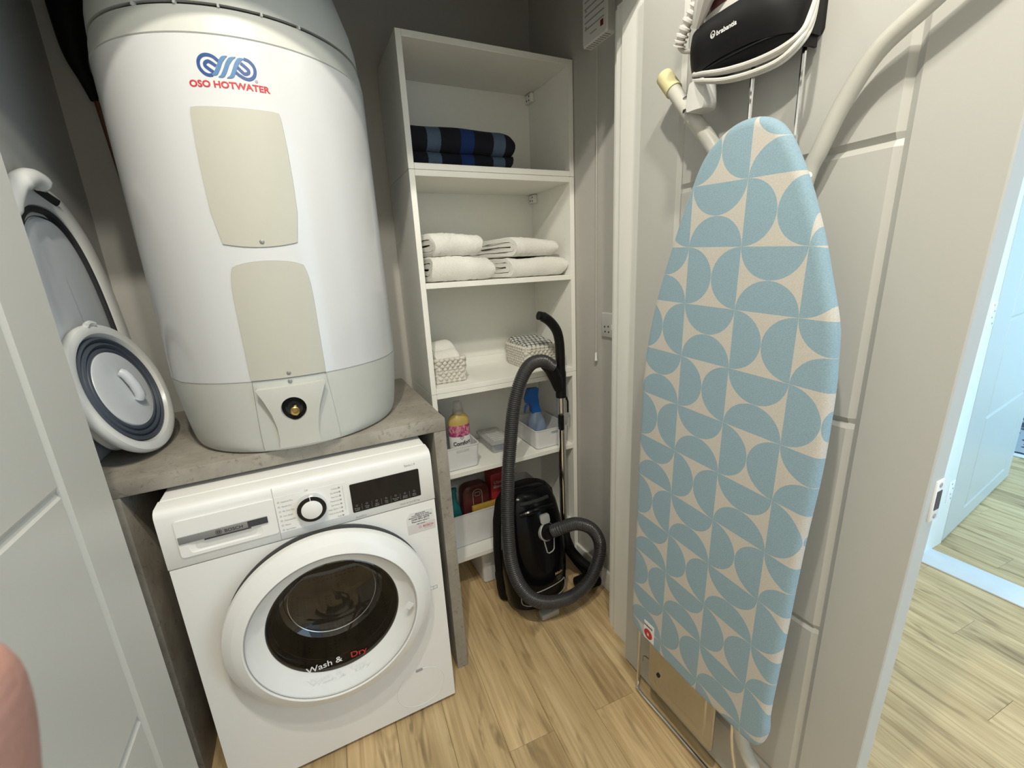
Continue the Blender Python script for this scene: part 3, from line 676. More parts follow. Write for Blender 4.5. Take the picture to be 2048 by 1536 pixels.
left = [(-15.4, 1.063), (-13.2, 1.035), (-11.3, 1.00), (-10.6, .965), (-10.9, .93), (-12.0, .9075)]
right = [(13.0, 1.0655), (11.0, 1.037), (9.0, 1.005), (7.7, .965), (7.3, .935), (7.9, .9075)]
poly = left[::-1] + right; poly = [(t, z) for t, z in left] + [(t, z) for t, z in right[::-1]]
SC = math.radians(1) * .277
hc = (-1.8 * SC, 1.008); ps = [(t * SC, z) for t, z in poly]
def pf(d): return lambda u, z: capat(u / SC, z, d * (.35 + .65 * (lambda q: q * q * (3 - 2 * q))(min(1, max(0, (z - .9075) / .15)))))
ell = lambda k: [(hc[0] + (x - hc[0]) * k, hc[1] + (y - hc[1]) * k * 1.16) for x, y in circle(hc, 1, 40)]
b = B(); holed(b, ps, hc, ell(.0258), pf(.020), pf(.002), 96, 8); part('valve_plate', b, M['tankplate'], vc, 'raised pale plate with a round hole')
b = B(); holed(b, ell(.0264), hc, ell(.0140), lambda u, z: capat(u / SC, z, .0040), lambda u, z: capat(u / SC, z, .0030), 40)
part('hole_shadow', b, M['blackmat'], vc)
nrm = (cyl(-1.8, 0, 1) - Vector((AX, AY, 0))); tng = cyl(88.2, 0, 1) - Vector((AX, AY, 0)); c0 = capat(-1.5, 1.003, .002)
b = B(); lathe(b, [(.0185, .0), (.0185, .003), (.0001, .003)], 30, capat(-1.8, 1.008, .001), tng, (0, 0, 1), nrm); part('hole_back', b, M['dark'], vc)
b = B(); lathe(b, [(.0085, .0), (.0085, .010), (.0105, .010), (.0105, .017), (.008, .019), (.006, .0185), (.005, .012), (.0001, .012)], 24, c0, tng, (0, 0, 1), nrm)
box(b, -.003, .003, -.012, -.002, -.013, .013, .001, 2, Matrix.Translation(c0 + Vector((.001, 0, .0)))); part('brass_valve', b, M['brass'], vc, 'brass drain valve')
# logo and lettering on the jacket
def stroke(pts, wdt, taper=False):
    P = catmull([(t * math.radians(1) * AR, z, 0) for t, z in pts], 6); b = B(); L, R = [], []; n = len(P)
    for i, p in enumerate(P):
        a, c_ = P[max(0, i - 1)], P[min(n - 1, i + 1)]; d = (c_ - a).normalized(); nn = Vector((-d.y, d.x, 0)); h = wdt / 2
        if taper: q = min(i, n - 1 - i) / (n * .25); h *= min(1, .12 + q)
        L.append(p + nn * h); R.append(p - nn * h)
    f = lambda p, d: cyl(math.degrees(p.x / AR), p.y, AR + d)
    loft(b, [[f(a, .0004), f(c_, .0004), f(c_, .0008), f(a, .0008)] for a, c_ in zip(L, R)]); return b
loopL = [(-5.37, 1.7138), (-6.93, 1.7204), (-8.66, 1.7231), (-10.31, 1.722), (-11.67, 1.7171), (-12.36, 1.7096), (-12.25, 1.7006), (-11.08, 1.6923), (-9.58, 1.689), (-8.16, 1.6898)]
inL = [(-6.5, 1.7053), (-8.22, 1.7112), (-9.1, 1.7122), (-10.12, 1.7088), (-10.04, 1.7034), (-7.74, 1.6945)]
barA = [(-8.41, 1.6893), (-7.13, 1.6924), (-5.8, 1.7027), (-4.69, 1.7135), (-3.51, 1.7204), (-2.11, 1.724)]
barB = [(-6.31, 1.6867), (-4.8, 1.6899), (-3.47, 1.7004), (-2.36, 1.7113), (-1.01, 1.7196), (0.8, 1.7239)]
barC = [(-3.44, 1.6862), (-1.65, 1.6903), (-0.45, 1.7009), (0.66, 1.712), (2.02, 1.7205), (3.74, 1.7229)]
loopR = [(3.5, 1.7227), (5.06, 1.7205), (6.37, 1.714), (6.81, 1.7049), (6.16, 1.695), (4.63, 1.6888), (2.95, 1.6885), (1.23, 1.6926), (-0.1, 1.6976)]
inR = [(2.16, 1.7148), (3.48, 1.7094), (4.47, 1.7043), (4.3, 1.6994), (3.02, 1.6968), (1.99, 1.7007), (0.63, 1.708)]
for q in (loopL, inL, loopR, inR): lo = part('emblem_loop', stroke(q, .0056), M['logoblue'], wh, 'dark blue loop of the emblem')
for q in (barA, barB, barC):
    b = stroke(q, .0066, True)
    for v in b.verts: v.co += (v.co - Vector((AX, AY, v.co.z))).normalized() * .0003
    part('emblem_bar', b, M['logolight'], wh, 'lighter blue bar of the emblem')
b = B(); lathe(b, [(.0028, 0), (.0028, .0004)], 14, cyl(6.7, 1.6865, AR + .0003), cyl(96.7, 0, 1) - Vector((AX, AY, 0)), (0, 0, 1), cyl(6.7, 0, 1) - Vector((AX, AY, 0))); part('registered_mark', b, M['inkgrey'], wh)
b = text_w(text2d('OSO HOTWATER', .015, .0005), .139)
zs_ = [v.co.y for v in b.verts]; k_ = .0122 / (max(zs_) - min(zs_)); z0_ = min(zs_)
place(b, lambda u, v: cyl(-2.9 + math.degrees(u / AR), 1.6680 + (v - z0_) * k_, AR + .0006)); part('lettering', b, M['inkred'], wh)

# black pipe wrap hanging in the dark corner, copper pipe below it
bw = thing('pipe_wrap', 'black wrapped pipe in the dark corner left of the water heater', 'pipe', (-.07, .62, 1.2))
b = B(); tube(b, catmull([(-.062, .60, 2.39), (-.064, .60, 2.15), (-.070, .605, 2.02), (-.076, .61, 1.93), (-.078, .615, 1.885), (-.070, .618, 1.845), (-.066, .62, 1.815), (-.065, .62, 1.795)], 5),
     [.040 - .0 * i for i in range(8)] + [.040 - .0015 * i for i in range(14)] + [.019 - .0008 * i for i in range(14)], 12); part('wrap', b, M['blackmat'], bw)
b = B(); tube(b, [(-.062, .622, 1.80), (-.040, .628, 1.4), (-.030, .63, .897)], .006, 8); part('pipe', b, M['copper'], bw, 'thin copper pipe')

# ------------------------------------------------------------------ folded laundry tub and bowl
def dish(c, n_az, n_el, roll, prof, half, expo=2.0, n=72, gapfn=None):
    """prof: list of (scale offset inwards, height along the facing normal); half=(a,b) half sizes; b along the leaning-up axis"""
    n_ = Vector((math.cos(n_el) * math.cos(n_az), math.cos(n_el) * math.sin(n_az), math.sin(n_el)))
    h = Vector((-math.sin(n_az), math.cos(n_az), 0)); u = n_.cross(h).normalized()
    if u.z < 0: u = -u
    h, u = h * math.cos(roll) + u * math.sin(roll), u * math.cos(roll) - h * math.sin(roll)
    c = Vector(c); rings = []
    for ins, hh in prof:
        a, b_ = half[0] - ins, half[1] - ins; R = []
        for k in range(n):
            t = 2 * PI * k / n; ct, st = math.cos(t), math.sin(t)
            x = a * math.copysign(abs(ct) ** (2 / expo), ct); y = b_ * math.copysign(abs(st) ** (2 / expo), st)
            R.append(c + h * x + u * y + n_ * hh)
        rings.append(R)
    b = B(); loft(b, rings, False, False); return b, (c, h, u, n_)
def filled(c, az_, el, roll, ins, hh, half, expo, n=72):
    b, f = dish(c, az_, el, roll, [(ins, hh)], half, expo, n); return b
tb = thing('laundry_tub', 'large oblong white and grey collapsible laundry tub leaning on the left wall', 'laundry tub', (-.09, .35, .895))
TC, TA, TE, TR, TH, TX = (-.126, .337, 1.222), -.03, .075, .0, (.212, .318), 2.5
b, FR = dish(TC, TA, TE, TR, [(.040, -.012), (.006, -.012), (.0, -.006), (.0, .004), (.004, .009), (.020, .012), (.044, .009), (.050, .004), (.052, -.004), (.040, -.008), (.040, -.012)], TH, TX); part('rim', b, M['tubwhite'], tb)
b, _ = dish(TC, TA, TE, TR, [(.052, -.004), (.053, .002), (.060, .004), (.064, .001), (.065, -.006), (.069, -.007), (.073, -.004), (.075, -.009)], TH, TX); part('folding_wall', b, M['tubdark'], tb, 'dark grey folded rubber wall')
b, _ = dish(TC, TA, TE, TR, [(.075, -.009), (.077, -.002), (.086, .000), (.11, -.001), (.15, -.002), (.2115, -.002)], TH, TX); part('base', b, M['tubbase'], tb, 'pale grey base')
c_, h_, u_, n_ = FR
def tp(x, y, d): return c_ + h_ * x + u_ * y + n_ * d
b = B(); tube(b, catmull([tp(-.165, TH[1] - .115, .010), tp(-.140, TH[1] - .062, .018), tp(-.105, TH[1] - .022, .026), tp(-.065, TH[1] - .006, .030), tp(-.035, TH[1] - .010, .032), tp(-.018, TH[1] - .024, .030)], 6), [.012] * 4 + [.016] * 8 + [.0195] * 14 + [.017, .015, .012, .008, .004], 12); part('handle', b, M['tubwhite'], tb)
b = B(); tube(b, catmull([tp(-.020 + .085 * t, TH[1] - .020 - .020 * t, .0125) for t in (0, .3, .7, 1)], 5), [.006] + [.011] * 14 + [.005], 10, flat=.25); part('handle_slot', b, M['dark'], tb, 'dark hand slot')
b = B(); tube(b, catmull([tp(-.085 + .17 * t, -TH[1] + .030 - .004 * math.sin(PI * t), .010 + .020 * math.sin(PI * t)) for t in (0, .15, .35, .5, .65, .85, 1)], 5), .012, 10); part('handle', b, M['tubwhite'], tb)
bo = thing('folding_bowl', 'small round collapsed bucket with slate rings leaning on the laundry tub', 'bowl', (-.05, .28, .895))
BC, BA, BE, BH = (-.068, .27, 1.063), -.179, .252, (.165, .165)
b, FR = dish(BC, BA, BE, 0, [(.022, -.014), (.004, -.012), (.0, -.005), (.0, .003), (.004, .009), (.013, .011), (.024, .007), (.030, -.003), (.032, -.010), (.022, -.014)], BH, 2); part('rim', b, M['tubwhite'], bo)
b, _ = dish(BC, BA, BE, 0, [(.031, -.008), (.033, .001), (.038, .004), (.042, .000), (.044, -.004), (.047, .002), (.052, .004), (.056, .000), (.058, -.004), (.061, .001), (.066, .002), (.070, -.003)], BH, 2); part('folding_wall', b, M['tubgrey'], bo, 'slate rubber rings')
b, _ = dish(BC, BA, BE, 0, [(.068, -.004), (.071, .001), (.078, .002), (.11, -.001), (.1648, -.001)], BH, 2); part('base', b, M['tubbase'], bo, 'pale grey base')
c_, h_, u_, n_ = FR
b = B(); tube(b, [c_ + h_ * (.012 * t + .012) + u_ * (.040 - .075 * t) + n_ * (.004 + .010 * math.sin(PI * min(1, t * 1.0)) ** .4) for t in (0, .08, .2, .5, .8, .92, 1)], .011, 12); part('grip', b, M['tubbase'], bo, 'raised grey grip')
b = B(); tube(b, [c_ + h_ * (.03 * (t - .5)) + u_ * (.162 + .004 * math.sin(PI * t)) + n_ * .010 for t in (0, .25, .5, .75, 1)], .006, 8); part('hanging_loop', b, M['tubwhite'], bo)

# ------------------------------------------------------------------ three stacked shelf units
SX0, SX1, SY0, SY1, T = .7105, 1.312, .36, YB - .004, .018
def unit(name_label, z0, z1, boards, rail=False, bracket=None):
    t = thing('shelf_unit', name_label, 'shelf unit', ((SX0 + SX1) / 2, .5, z0))
    for x in (SX0, SX1 - T):
        b = B(); box(b, x, x + T, SY0, SY1, z0, z1, .0008, 1); part('side_panel', b, M['melamine'], t)
    for k, z in enumerate(boards):
        b = B(); box(b, SX0 + T + .0004, SX1 - T - .0004, SY0 + (.0 if k in (0, len(boards) - 1) else .001), SY1 - .008, z - T, z, .0008, 1); part('shelf_board', b, M['melamine'], t)
    b = B(); box(b, SX0 + T, SX1 - T, SY1 - .007, SY1 - .002, z0 + .001, z1 - .001); part('back_panel', b, M['back'], t)
    if rail:
        b = B(); box(b, SX0 + T, SX1 - T, SY1 - .020, SY1 - .008, boards[0], boards[0] + .038, .001); part('back_rail', b, M['melamine'], t)
    if bracket:
        z = bracket; b = B(); box(b, SX1 - T - .016, SX1 - T, SY1 - .055, SY1 - .008, z - .034, z - .002, .003, 2); br = part('wall_bracket', b, M['appl'], t, 'white plastic corner bracket')
        b = B()
        for dy, dz in ((-.042, -.012), (-.024, -.024), (-.042, -.026)): lathe(b, [(.0032, 0), (.0032, .0006)], 10, (SX1 - T - .0162, SY1 + dy, z + dz), (0, 1, 0), (0, 0, 1), (-1, 0, 0))
        part('bracket_hole', b, M['inkdark'], br, stuff=True)
    b = B(); zz_ = z0 + .06
    while zz_ < z1 - .04:
        for y in (SY0 + .04, SY1 - .06):
            lathe(b, [(.0026, 0), (.0026, .0007)], 8, (SX1 - T - .0002, y, zz_), (0, 1, 0), (0, 0, 1), (-1, 0, 0))
        zz_ += .064
    o = part('pin_hole_plug', b, M['appl'], t); o['kind'] = 'stuff'
    return t
unit('lowest white shelf unit holding bins, partly behind the vacuum cleaner', 0, .8865, [.208, .572, .8865])
unit('middle white shelf unit holding white towels and woven baskets', .8875, 1.6085, [.9055, 1.266, 1.6085], True, 1.5905)
unit('topmost white shelf unit holding only a dark striped towel', 1.6095, 1.975, [1.6275, 1.975], False, 1.957)

# ------------------------------------------------------------------ folded towels
def fold_outline(D, H, layers):
    """closed 2D outline (y from 0 front to D back, z 0..H) of a sheet folded round the front edge"""
    t = H / (2 * layers) * .84; path = []
    for k in range(layers):
        a = t * .5 + k * (H / (2 * layers)); hi, lo = H - a, a; r = (hi - lo) / 2; y0 = k * t * 1.05 + t * .5
        arc = [(y0 + r - r * math.sin(PI * q / 10) * 1.0, (lo + hi) / 2 - r * math.cos(PI * q / 10)) for q in range(11)]
        bot = [(D - .004 * k - (D - y0 - r) * q / 8, lo) for q in range(8)]; topp = [(y0 + r + (D - .004 * k - y0 - r) * q / 8, hi) for q in range(1, 9)]
        seq = bot + arc + topp
        path += seq if k % 2 == 0 else seq[::-1]
    return path, t
def lobed_outline(D, lobes):
    """a sheet folded into stacked loops, one rounded front edge per loop"""
    path = []; t = min(b_ - a_ for a_, b_ in lobes) / 2 * .97
    for k, (a_, b_) in enumerate(lobes):
        lo, hi = a_ + t / 2, b_ - t / 2; r = (hi - lo) / 2; rx = max(r, .016) * (1.2 if k else .8); y0 = t * .5 + (.010 if k == 0 else 0)
        path += [(D - (D - y0 - rx) * q / 8, lo) for q in range(8)] + [(y0 + rx - rx * math.sin(PI * q / 10), (lo + hi) / 2 - r * math.cos(PI * q / 10)) for q in range(11)] + [(y0 + rx + (D - y0 - rx) * q / 8, hi) for q in range(1, 9)]
    return path, t
def towel(name, label, m, x0, x1, y0, D, z0, H, layers, cat='towel', group=None, rot=0., org=None, seed=1, wob=.004, nx=26, squash=.0, skew=.0, lobes=None):
    path, t = lobed_outline(D, lobes) if lobes else fold_outline(D, H, layers); P = [Vector((p[0], p[1], 0)) for p in path]; n = len(P); Lq, Rq = [], []
    for i, p in enumerate(P):
        d = (P[min(n - 1, i + 1)] - P[max(0, i - 1)]).normalized(); nn = Vector((-d.y, d.x, 0)); Lq.append(p + nn * t * .5); Rq.append(p - nn * t * .5)
    ring = Lq + Rq[::-1]; r_ = random.Random(seed); ph = [r_.uniform(0, 6.3) for _ in range(8)]
    xm, ym = (x0 + x1) / 2, y0 + D / 2; rings = []
    for i in range(nx + 1):
        s = i / nx; e = min(s, 1 - s); ew = .13 if s > .5 else .05; lo_ = .72 if s > .5 else .9; rd = 1 if e > ew else lo_ + (1 - lo_) * math.sqrt(max(0, 1 - (1 - e / ew) ** 2)); row = []
        for j, p in enumerate(ring):
            x = x0 + (x1 - x0) * s; u = 14 * x
            dz = wob * (.6 * math.sin(u + ph[0] + p.x * 9) + .5 * math.sin(2.3 * u + ph[1] + p.y * 30)) * (p.y / H)
            dy = wob * (.7 * math.sin(u * 1.3 + ph[2] + p.y * 25) + .4 * math.sin(3.1 * u + ph[3]))
            dx = wob * .9 * math.sin(p.y * 55 + p.x * 18 + ph[4]) * (1 if s < .5 else -1) * (1 if e < .12 else 0)
            x -= skew * (p.x / D) * (1 - s) ** 1.5; yy, z = p.x + dy * (1 - p.x / D), H / 2 + (p.y - H / 2) * rd + dz - squash * s * p.y
            fz = r_.gauss(0, .0009) if wob > .003 else 0; z += fz; yy += r_.gauss(0, .0009) if wob > .003 else 0
            v = Vector((x + dx - xm, y0 + yy - ym, 0)); v.rotate(Matrix.Rotation(rot, 3, 'Z')); row.append((xm + v.x, ym + v.y, z0 + max(0, z)))
        rings.append(row)
    b = B(); loft(b, rings, True, True)
    return top(name, b, m, label, cat, group, org=org, sharp=60)
towel('beach_towel', 'folded navy towel with blue stripes on the topmost shelf', M['stripes'], .733, 1.094, .395, .24, 1.628, .121, 2, org=(.911, .5, 1.628), seed=4, wob=.0028, nx=44, lobes=[(0, .047), (.047, .124)])
G_ = 'white towels on the shelf'
towel('bath_towel', 'thick white folded towel, lower one of the left pile', M['towel'], .764, .986, .378, .25, 1.2668, .082, 2, group=G_, seed=11, skew=.03, wob=.005)
towel('bath_towel', 'white folded towel, upper one of the left pile', M['towel'], .776, .949, .382, .23, 1.350, .073, 2, group=G_, seed=12, skew=.045, wob=.005)
towel('bath_towel', 'wide white folded towel, lower one of the right pile', M['towel'], 1.058, 1.291, .380, .235, 1.2668, .074, 2, group=G_, seed=13, squash=.12, skew=.065, wob=.005)
towel('bath_towel', 'white folded towel, upper one of the right pile', M['towel'], 1.078, 1.258, .386, .24, 1.341, .070, 2, group=G_, seed=15, squash=.16, skew=.085, wob=.005)

# ------------------------------------------------------------------ woven baskets
def basket(label, x0, x1, y0, y1, z0, H, rows, rope=.0070, dip=0.):
    t = thing('woven_basket', label, 'basket', ((x0 + x1) / 2, (y0 + y1) / 2, z0))
    b = B(); xm, ym = (x0 + x1) / 2, (y0 + y1) / 2
    for k in range(rows):
        z = z0 + rope + (H - 2 * rope) * k / (rows - 1); g = -.004 + .004 * k / (rows - 1)
        pts = rrect(x0 - g + rope, x1 + g - rope, y0 - g + rope, y1 + g - rope, .016, 4); loop = []
        for (ax, ay), (bx, by) in zip(pts, pts[1:] + pts[:1]):
            L = math.hypot(bx - ax, by - ay); m = max(1, int(L / .0035))
            loop += [(ax + (bx - ax) * q / m, ay + (by - ay) * q / m) for q in range(m)]
        n = len(loop); N = max(8, round(n * .0035 / .019)); P, R = [], []
        for i, (x, y) in enumerate(loop):
            w_ = math.sin(2 * PI * N * i / n + PI * (k % 2)); d = Vector((x - xm, y - ym, 0)).normalized()
            P.append(Vector((x, y, z + (dip * math.sin(PI * i / n * 2) if k == rows - 1 else 0))) + d * .0036 * w_); R.append(rope * (.98 + .22 * w_))
        tube(b, P, R, 7, True)
    part('woven_wall', b, M['rope'], t, sharp=80)
    b = B(); lr = lambda g, z: [(x, y, z) for x, y in rrect(x0 + .006 + g, x1 - .006 - g, y0 + .006 + g, y1 - .006 - g, .012, 4)]
    loft(b, [lr(0, z0 + .004), lr(-.001, z0 + H - .006), lr(.004, z0 + H - .006), lr(.005, z0 + .004)], False, False); part('lining', b, M['rope'], t)
    b = B(); box(b, x0 + .008, x1 - .008, y0 + .008, y1 - .008, z0 + .001, z0 + .010, .002); part('base', b, M['rope'], t)
    return t
basket('small cream woven basket of white cloths at the left of the shelf', .742, .872, .415, .575, .906, .093, 8)
basket('cream woven basket of checked tea towels behind the vacuum hose', 1.118, 1.288, .425, .622, .906, .090, 8)
towel('face_cloth', 'white folded cloth at the back of the left woven basket', M['towel'], .757, .860, .475, .08, .917, .128, 1, 'cloth', 'white cloths in the basket', seed=31, rot=.25, wob=.002, nx=12)
towel('face_cloth', 'white folded cloth at the front of the left woven basket', M['towel'], .757, .858, .430, .05, .917, .104, 1, 'cloth', 'white cloths in the basket', seed=32, rot=.1, wob=.002, nx=12)
for i, (y, h, lb) in enumerate(((.440, .090, 'frontmost'), (.492, .094, 'middle'), (.550, .098, 'rearmost'))):
    towel('tea_towel', 'grey checked tea towel, the %s of three in the right woven basket' % lb, M['gingham'], 1.134, 1.272, y, .054, .917, h, 1, 'tea towel', 'checked tea towels', seed=40 + i, wob=.002, nx=12)

# ------------------------------------------------------------------ plastic bins
def bin_(label, x0, x1, y0, y1, z0, H, slot=None, group='white plastic bins', wall=.0025, taper=.006):
    b = B(); r = .014
    def ring(g, z): return [(x, y, z) for x, y in rrect(x0 - g, x1 + g, y0 - g, y1 + g, r, 4)]
    loft(b, [ring(-taper - .004, z0), ring(-taper, z0 + .004), ring(-.001, z0 + H - .004), ring(.0008, z0 + H - .003), ring(.0008, z0 + H), ring(-wall - .0005, z0 + H), ring(-taper - wall, z0 + .004)], True, True)
    o = top('storage_bin', b, M['bin'], label, 'bin', group)
    if slot:
        xa, xb, zc = slot; c = B(); loft(c, [[(x, y, z) for x, z in rrect(xa, xb, zc - .0065, zc + .0065, .0064, 5)] for y in (y0 - .02, y0 + .03)]); cut(o, c)
    return o
bin_('small white plastic bin holding the softener bottle', .742, .880, .376, .60, .573, .094, (.786, .838, .648))
bin_('white plastic bin holding the blue spray bottle', 1.126, 1.285, .378, .60, .573, .083, (1.196, 1.246, .637))
bin_('wide white plastic bin on the lowest shelf behind the vacuum hose', .738, 1.20, .420, .63, .2085, .147)
bin_('white plastic bin on the floor under the lowest shelf', .868, 1.16, .418, .63, .0005, .160)
# softener bottle
sb = thing('softener_bottle', 'fabric softener bottle with gold top and pink floral label in a white bin', 'bottle', (.832, .462, .577))
def oval(b, prof, c, fx=1., fyy=.62, n=28):
    loft(b, [[(c[0] + r * fx * math.cos(2 * PI * k / n), c[1] + r * fyy * math.sin(2 * PI * k / n), z) for k in range(n)] for r, z in prof]); return b
b = B(); oval(b, [(.034, .5775), (.042, .581), (.042, .735), (.040, .750), (.030, .764), (.019, .772), (.019, .778)], (.832, .462)); part('body', b, M['gold'], sb)
b = B(); oval(b, [(.0424, .640), (.0427, .645), (.0427, .723), (.0424, .727)], (.832, .462)); part('floral_label', b, M['floral'], sb, 'pink floral label')
b = B(); oval(b, [(.0431, .615), (.0432, .617), (.0432, .680), (.0431, .682)], (.832, .462)); part('white_label', b, M['inkwhite'], sb, 'white label band')
b = B(); oval(b, [(.021, .772), (.021, .787), (.017, .795), (.016, .815), (.012, .819)], (.832, .462), 1, 1); part('cap', b, M['frost'], sb, 'clear cap')
def on_b(u, z, d=.0436): a = u / .036; return (.832 + d * math.sin(a), .462 - d * .62 * math.cos(a) - .0004, z)
b = text_w(text2d('Comfort', .02, .0007), .064); place(b, lambda u, v: on_b(u, .648 + v * 1.25 + .05 * u)); tube(b, [on_b(.006 * (16 * math.sin(t) ** 3) / 16, .677 + .0055 * (13 * math.cos(t) - 5 * math.cos(2 * t) - 2 * math.cos(3 * t) - math.cos(4 * t)) / 14) for t in [2 * PI * k / 24 for k in range(24)]], .0008, 5, True)
part('lettering', b, M['inkdark'], sb)
b = B(); oval(b, [(.02, .574), (.024, .578), (.024, .74), (.014, .756), (.012, .775), (.002, .776)], (.775, .585), 1, .8); top('detergent_bottle', b, M['navyblue'], 'dark blue bottle half hidden behind the softener bottle', 'bottle')
# clear box with ridged lid
cb = thing('clear_box', 'clear plastic box with a ridged lid between the two white bins', 'box', (.99, .53, .572))
b = B(); loft(b, [[(x, y, z) for x, y in rrect(.958 - g, 1.048 + g, .442 - g, .610 + g, .012, 4)] for g, z in ((-.008, .573), (-.006, .577), (0, .615))], True, False); part('body', b, M['frost'], cb)
b = B(); loft(b, [[(x, y, z) for x, y in rrect(.954 - g, 1.052 + g, .438 - g, .614 + g, .012, 4)] for g, z in ((0, .613), (.001, .615), (.001, .620), (-.004, .6225))], False, True)
for k in range(8):
    y = .462 + k * .0185; tube(b, [(.972, y, .622), (1.034, y, .622)], .0035, 6)
part('lid', b, mat('frosted_lid', (.66, .66, .64), .4, alpha=.6), cb, 'frosted ridged lid')
b = B(); box(b, .985, 1.030, .462, .56, .5775, .592, .006); top('cloth_pack', b, M['navyblue'], 'blue folded pack inside the clear box', 'cloth')
# spray bottle
sp_ = thing('spray_bottle', 'spray bottle with bright blue trigger head in the right white bin', 'spray bottle', (1.19, .50, .577))
b = B(); oval(b, [(.040, .577), (.045, .583), (.045, .625), (.036, .665), (.022, .690), (.016, .700)], (1.196, .50), 1, .75); part('body', b, M['spraybody'], sp_)
b = B(); pro = [(1.150, .742), (1.146, .760), (1.158, .797), (1.164, .805), (1.206, .803), (1.202, .770), (1.206, .730), (1.216, .696), (1.172, .698), (1.170, .728), (1.160, .742)]
loft(b, [[(x, y, z) for x, z in pro] for y in (.486, .488, .512, .514)]); part('trigger_head', b, M['spraytop'], sp_)
b = B(); tube(b, [(1.160, .50, .742), (1.146, .50, .725), (1.140, .50, .700)], [.006, .006, .004], 8); part('trigger', b, M['spraytop'], sp_)
# lower bin contents
b = B(); oval(b, [(.020, .2125), (.026, .218), (.026, .33), (.020, .36), (.010, .385), (.010, .425), (.013, .428), (.013, .445), (.004, .447)], (.794, .49), 1, .8)
tl = top('teal_bottle', b, M['teal'], 'teal bottle at the left end of the wide white bin', 'bottle')
b = B(); loft(b, [[(x, y, z) for x, z in rrect(.826 + i, .944 - i, .2125, .442 - i * .6, .03, 5)] for y, i in ((.470, .012), (.476, .002), (.50, 0), (.524, .002), (.53, .012))])
mp_ = top('wipes_pouch', b, M['maroon'], 'dark red pouch with a pale outlined panel in the wide white bin', 'pouch')
b = B(); tube(b, [(x, .4685, z) for x, z in rrect(.868, .908, .30, .425, .019, 5)], .0013, 5, True); tube(b, [(x, .4685, z) for x, z in rrect(.876, .900, .395, .412, .006, 3)], .0009, 5, True); lathe(b, [(.006, 0), (.006, .001)], 12, (.888, .469, .318), (1, 0, 0), (0, 0, 1), (0, -1, 0)); 
mp_o = obj('panel_outline', b, M['inkgrey'], mp_)
b = B(); loft(b, [[(x, y, z) for x, z in rrect(.952 + i, 1.040 - i, .2125, .470 - i, .012, 4)] for y, i in ((.470, .006), (.474, .001), (.54, .001), (.544, .006))])
rp = top('red_pack', b, M['red'], 'red packet with pale lettering beside the dark red pouch', 'packet')
b = text_w(text2d('Ultra\nSheen', .012, .0003), .045); place(b, lambda u, v: (.985 + u, .4690, .425 + v)); obj('lettering', b, M['inkgrey'], rp)
b = B(); box(b, .855, 1.03, .445, .466, .2125, .362, .008); top('yellow_cloth', b, M['yellow'], 'yellow cloth in front of the red packet in the wide bin', 'cloth')
b = B(); box(b, .762, .930, .555, .60, .2125, .420, .004); top('clear_sleeve', b, M['bin'], 'pale grey pack at the back of the wide white bin', 'pack')

# ------------------------------------------------------------------ vacuum cleaner
vac = thing('vacuum_cleaner', 'black canister vacuum cleaner stood on end with a looped grey hose', 'vacuum cleaner', (1.03, .26, 0))
def vring(z, hw, f, bk, ex=2.6, lean=0., n=48, xc=1.025):
    o = []
    for k in range(n):
        t = 2 * PI * k / n; ct, st = math.cos(t), math.sin(t); yc, hd = (f + bk) / 2, (bk - f) / 2
        o.append((xc + hw * math.copysign(abs(ct) ** (2 / ex), ct), yc + hd * math.copysign(abs(st) ** (2 / ex), st), z + (lean * (st) if lean else 0)))
    return o
VT = [(.020, .100, .175, .330), (.030, .118, .162, .338), (.07, .127, .155, .342), (.16, .131, .158, .345), (.26, .130, .170, .347), (.35, .124, .186, .349), (.42, .112, .206, .350), (.46, .098, .226, .350), (.482, .080, .246, .346), (.490, .052, .268, .336)]
b = B(); loft(b, [vring(z, w_, f, k_) for z, w_, f, k_ in VT]); body = part('shell', b, M['blackgloss'], vac, 'glossy black shell')
b = B(); loft(b, [vring(z, w_ + .006, .262, .352) for z, w_ in ((.004, .108), (.012, .126), (.06, .134), (.25, .137), (.36, .131), (.44, .115), (.47, .09))]); part('undercarriage', b, M['blackmat'], vac)
def vfront(z):
    for (a, _, f0, _), (c, _, f1, _) in zip([(q[0], 0, q[2], 0) for q in VT], [(q[0], 0, q[2], 0) for q in VT][1:]):
        if a <= z <= c: return f0 + (f1 - f0) * (z - a) / (c - a)
    return VT[-1][2]
def vw(z):
    for a, c in zip(VT, VT[1:]):
        if a[0] <= z <= c[0]: return a[1] + (c[1] - a[1]) * (z - a[0]) / (c[0] - a[0])
def vsurf(x, z, d=.0):
    hw, f = vw(z), vfront(z); s = min(.98, abs((x - 1.025) / hw)); bk = .345; yc, hd = (f + bk) / 2, (bk - f) / 2
    return Vector((x, yc - hd * (1 - s ** 2.6) ** (1 / 2.6) - d, z))
b = B(); tube(b, catmull([vsurf(.935, .105, .001), vsurf(.98, .107, .001), vsurf(1.04, .110, .001), vsurf(1.10, .112, .001), vsurf(1.118, .112, .001), vsurf(1.124, .085, .001), vsurf(1.117, .062, .001), vsurf(1.09, .058, .001), vsurf(1.03, .052, .001), vsurf(.97, .050, .001), vsurf(.935, .060, .001), vsurf(.928, .085, .001)], 4, True), .0018, 6, True); part('filter_grille_outline', b, M['silver'], vac, 'silver outline of the lower panel')
b = B(); tube(b, catmull([vsurf(.955 + .14 * t, .418 + .012 * math.sin(PI * t), .004 + .010 * math.sin(PI * t)) for t in (0, .2, .4, .6, .8, 1)], 5), .010, 10); part('carry_handle', b, M['blackgloss'], vac)
b = B(); tube(b, [vsurf(.965 + .12 * t, .450, -.002) for t in (0, .25, .5, .75, 1)], .008, 8); part('handle_recess', b, M['dark'], vac)
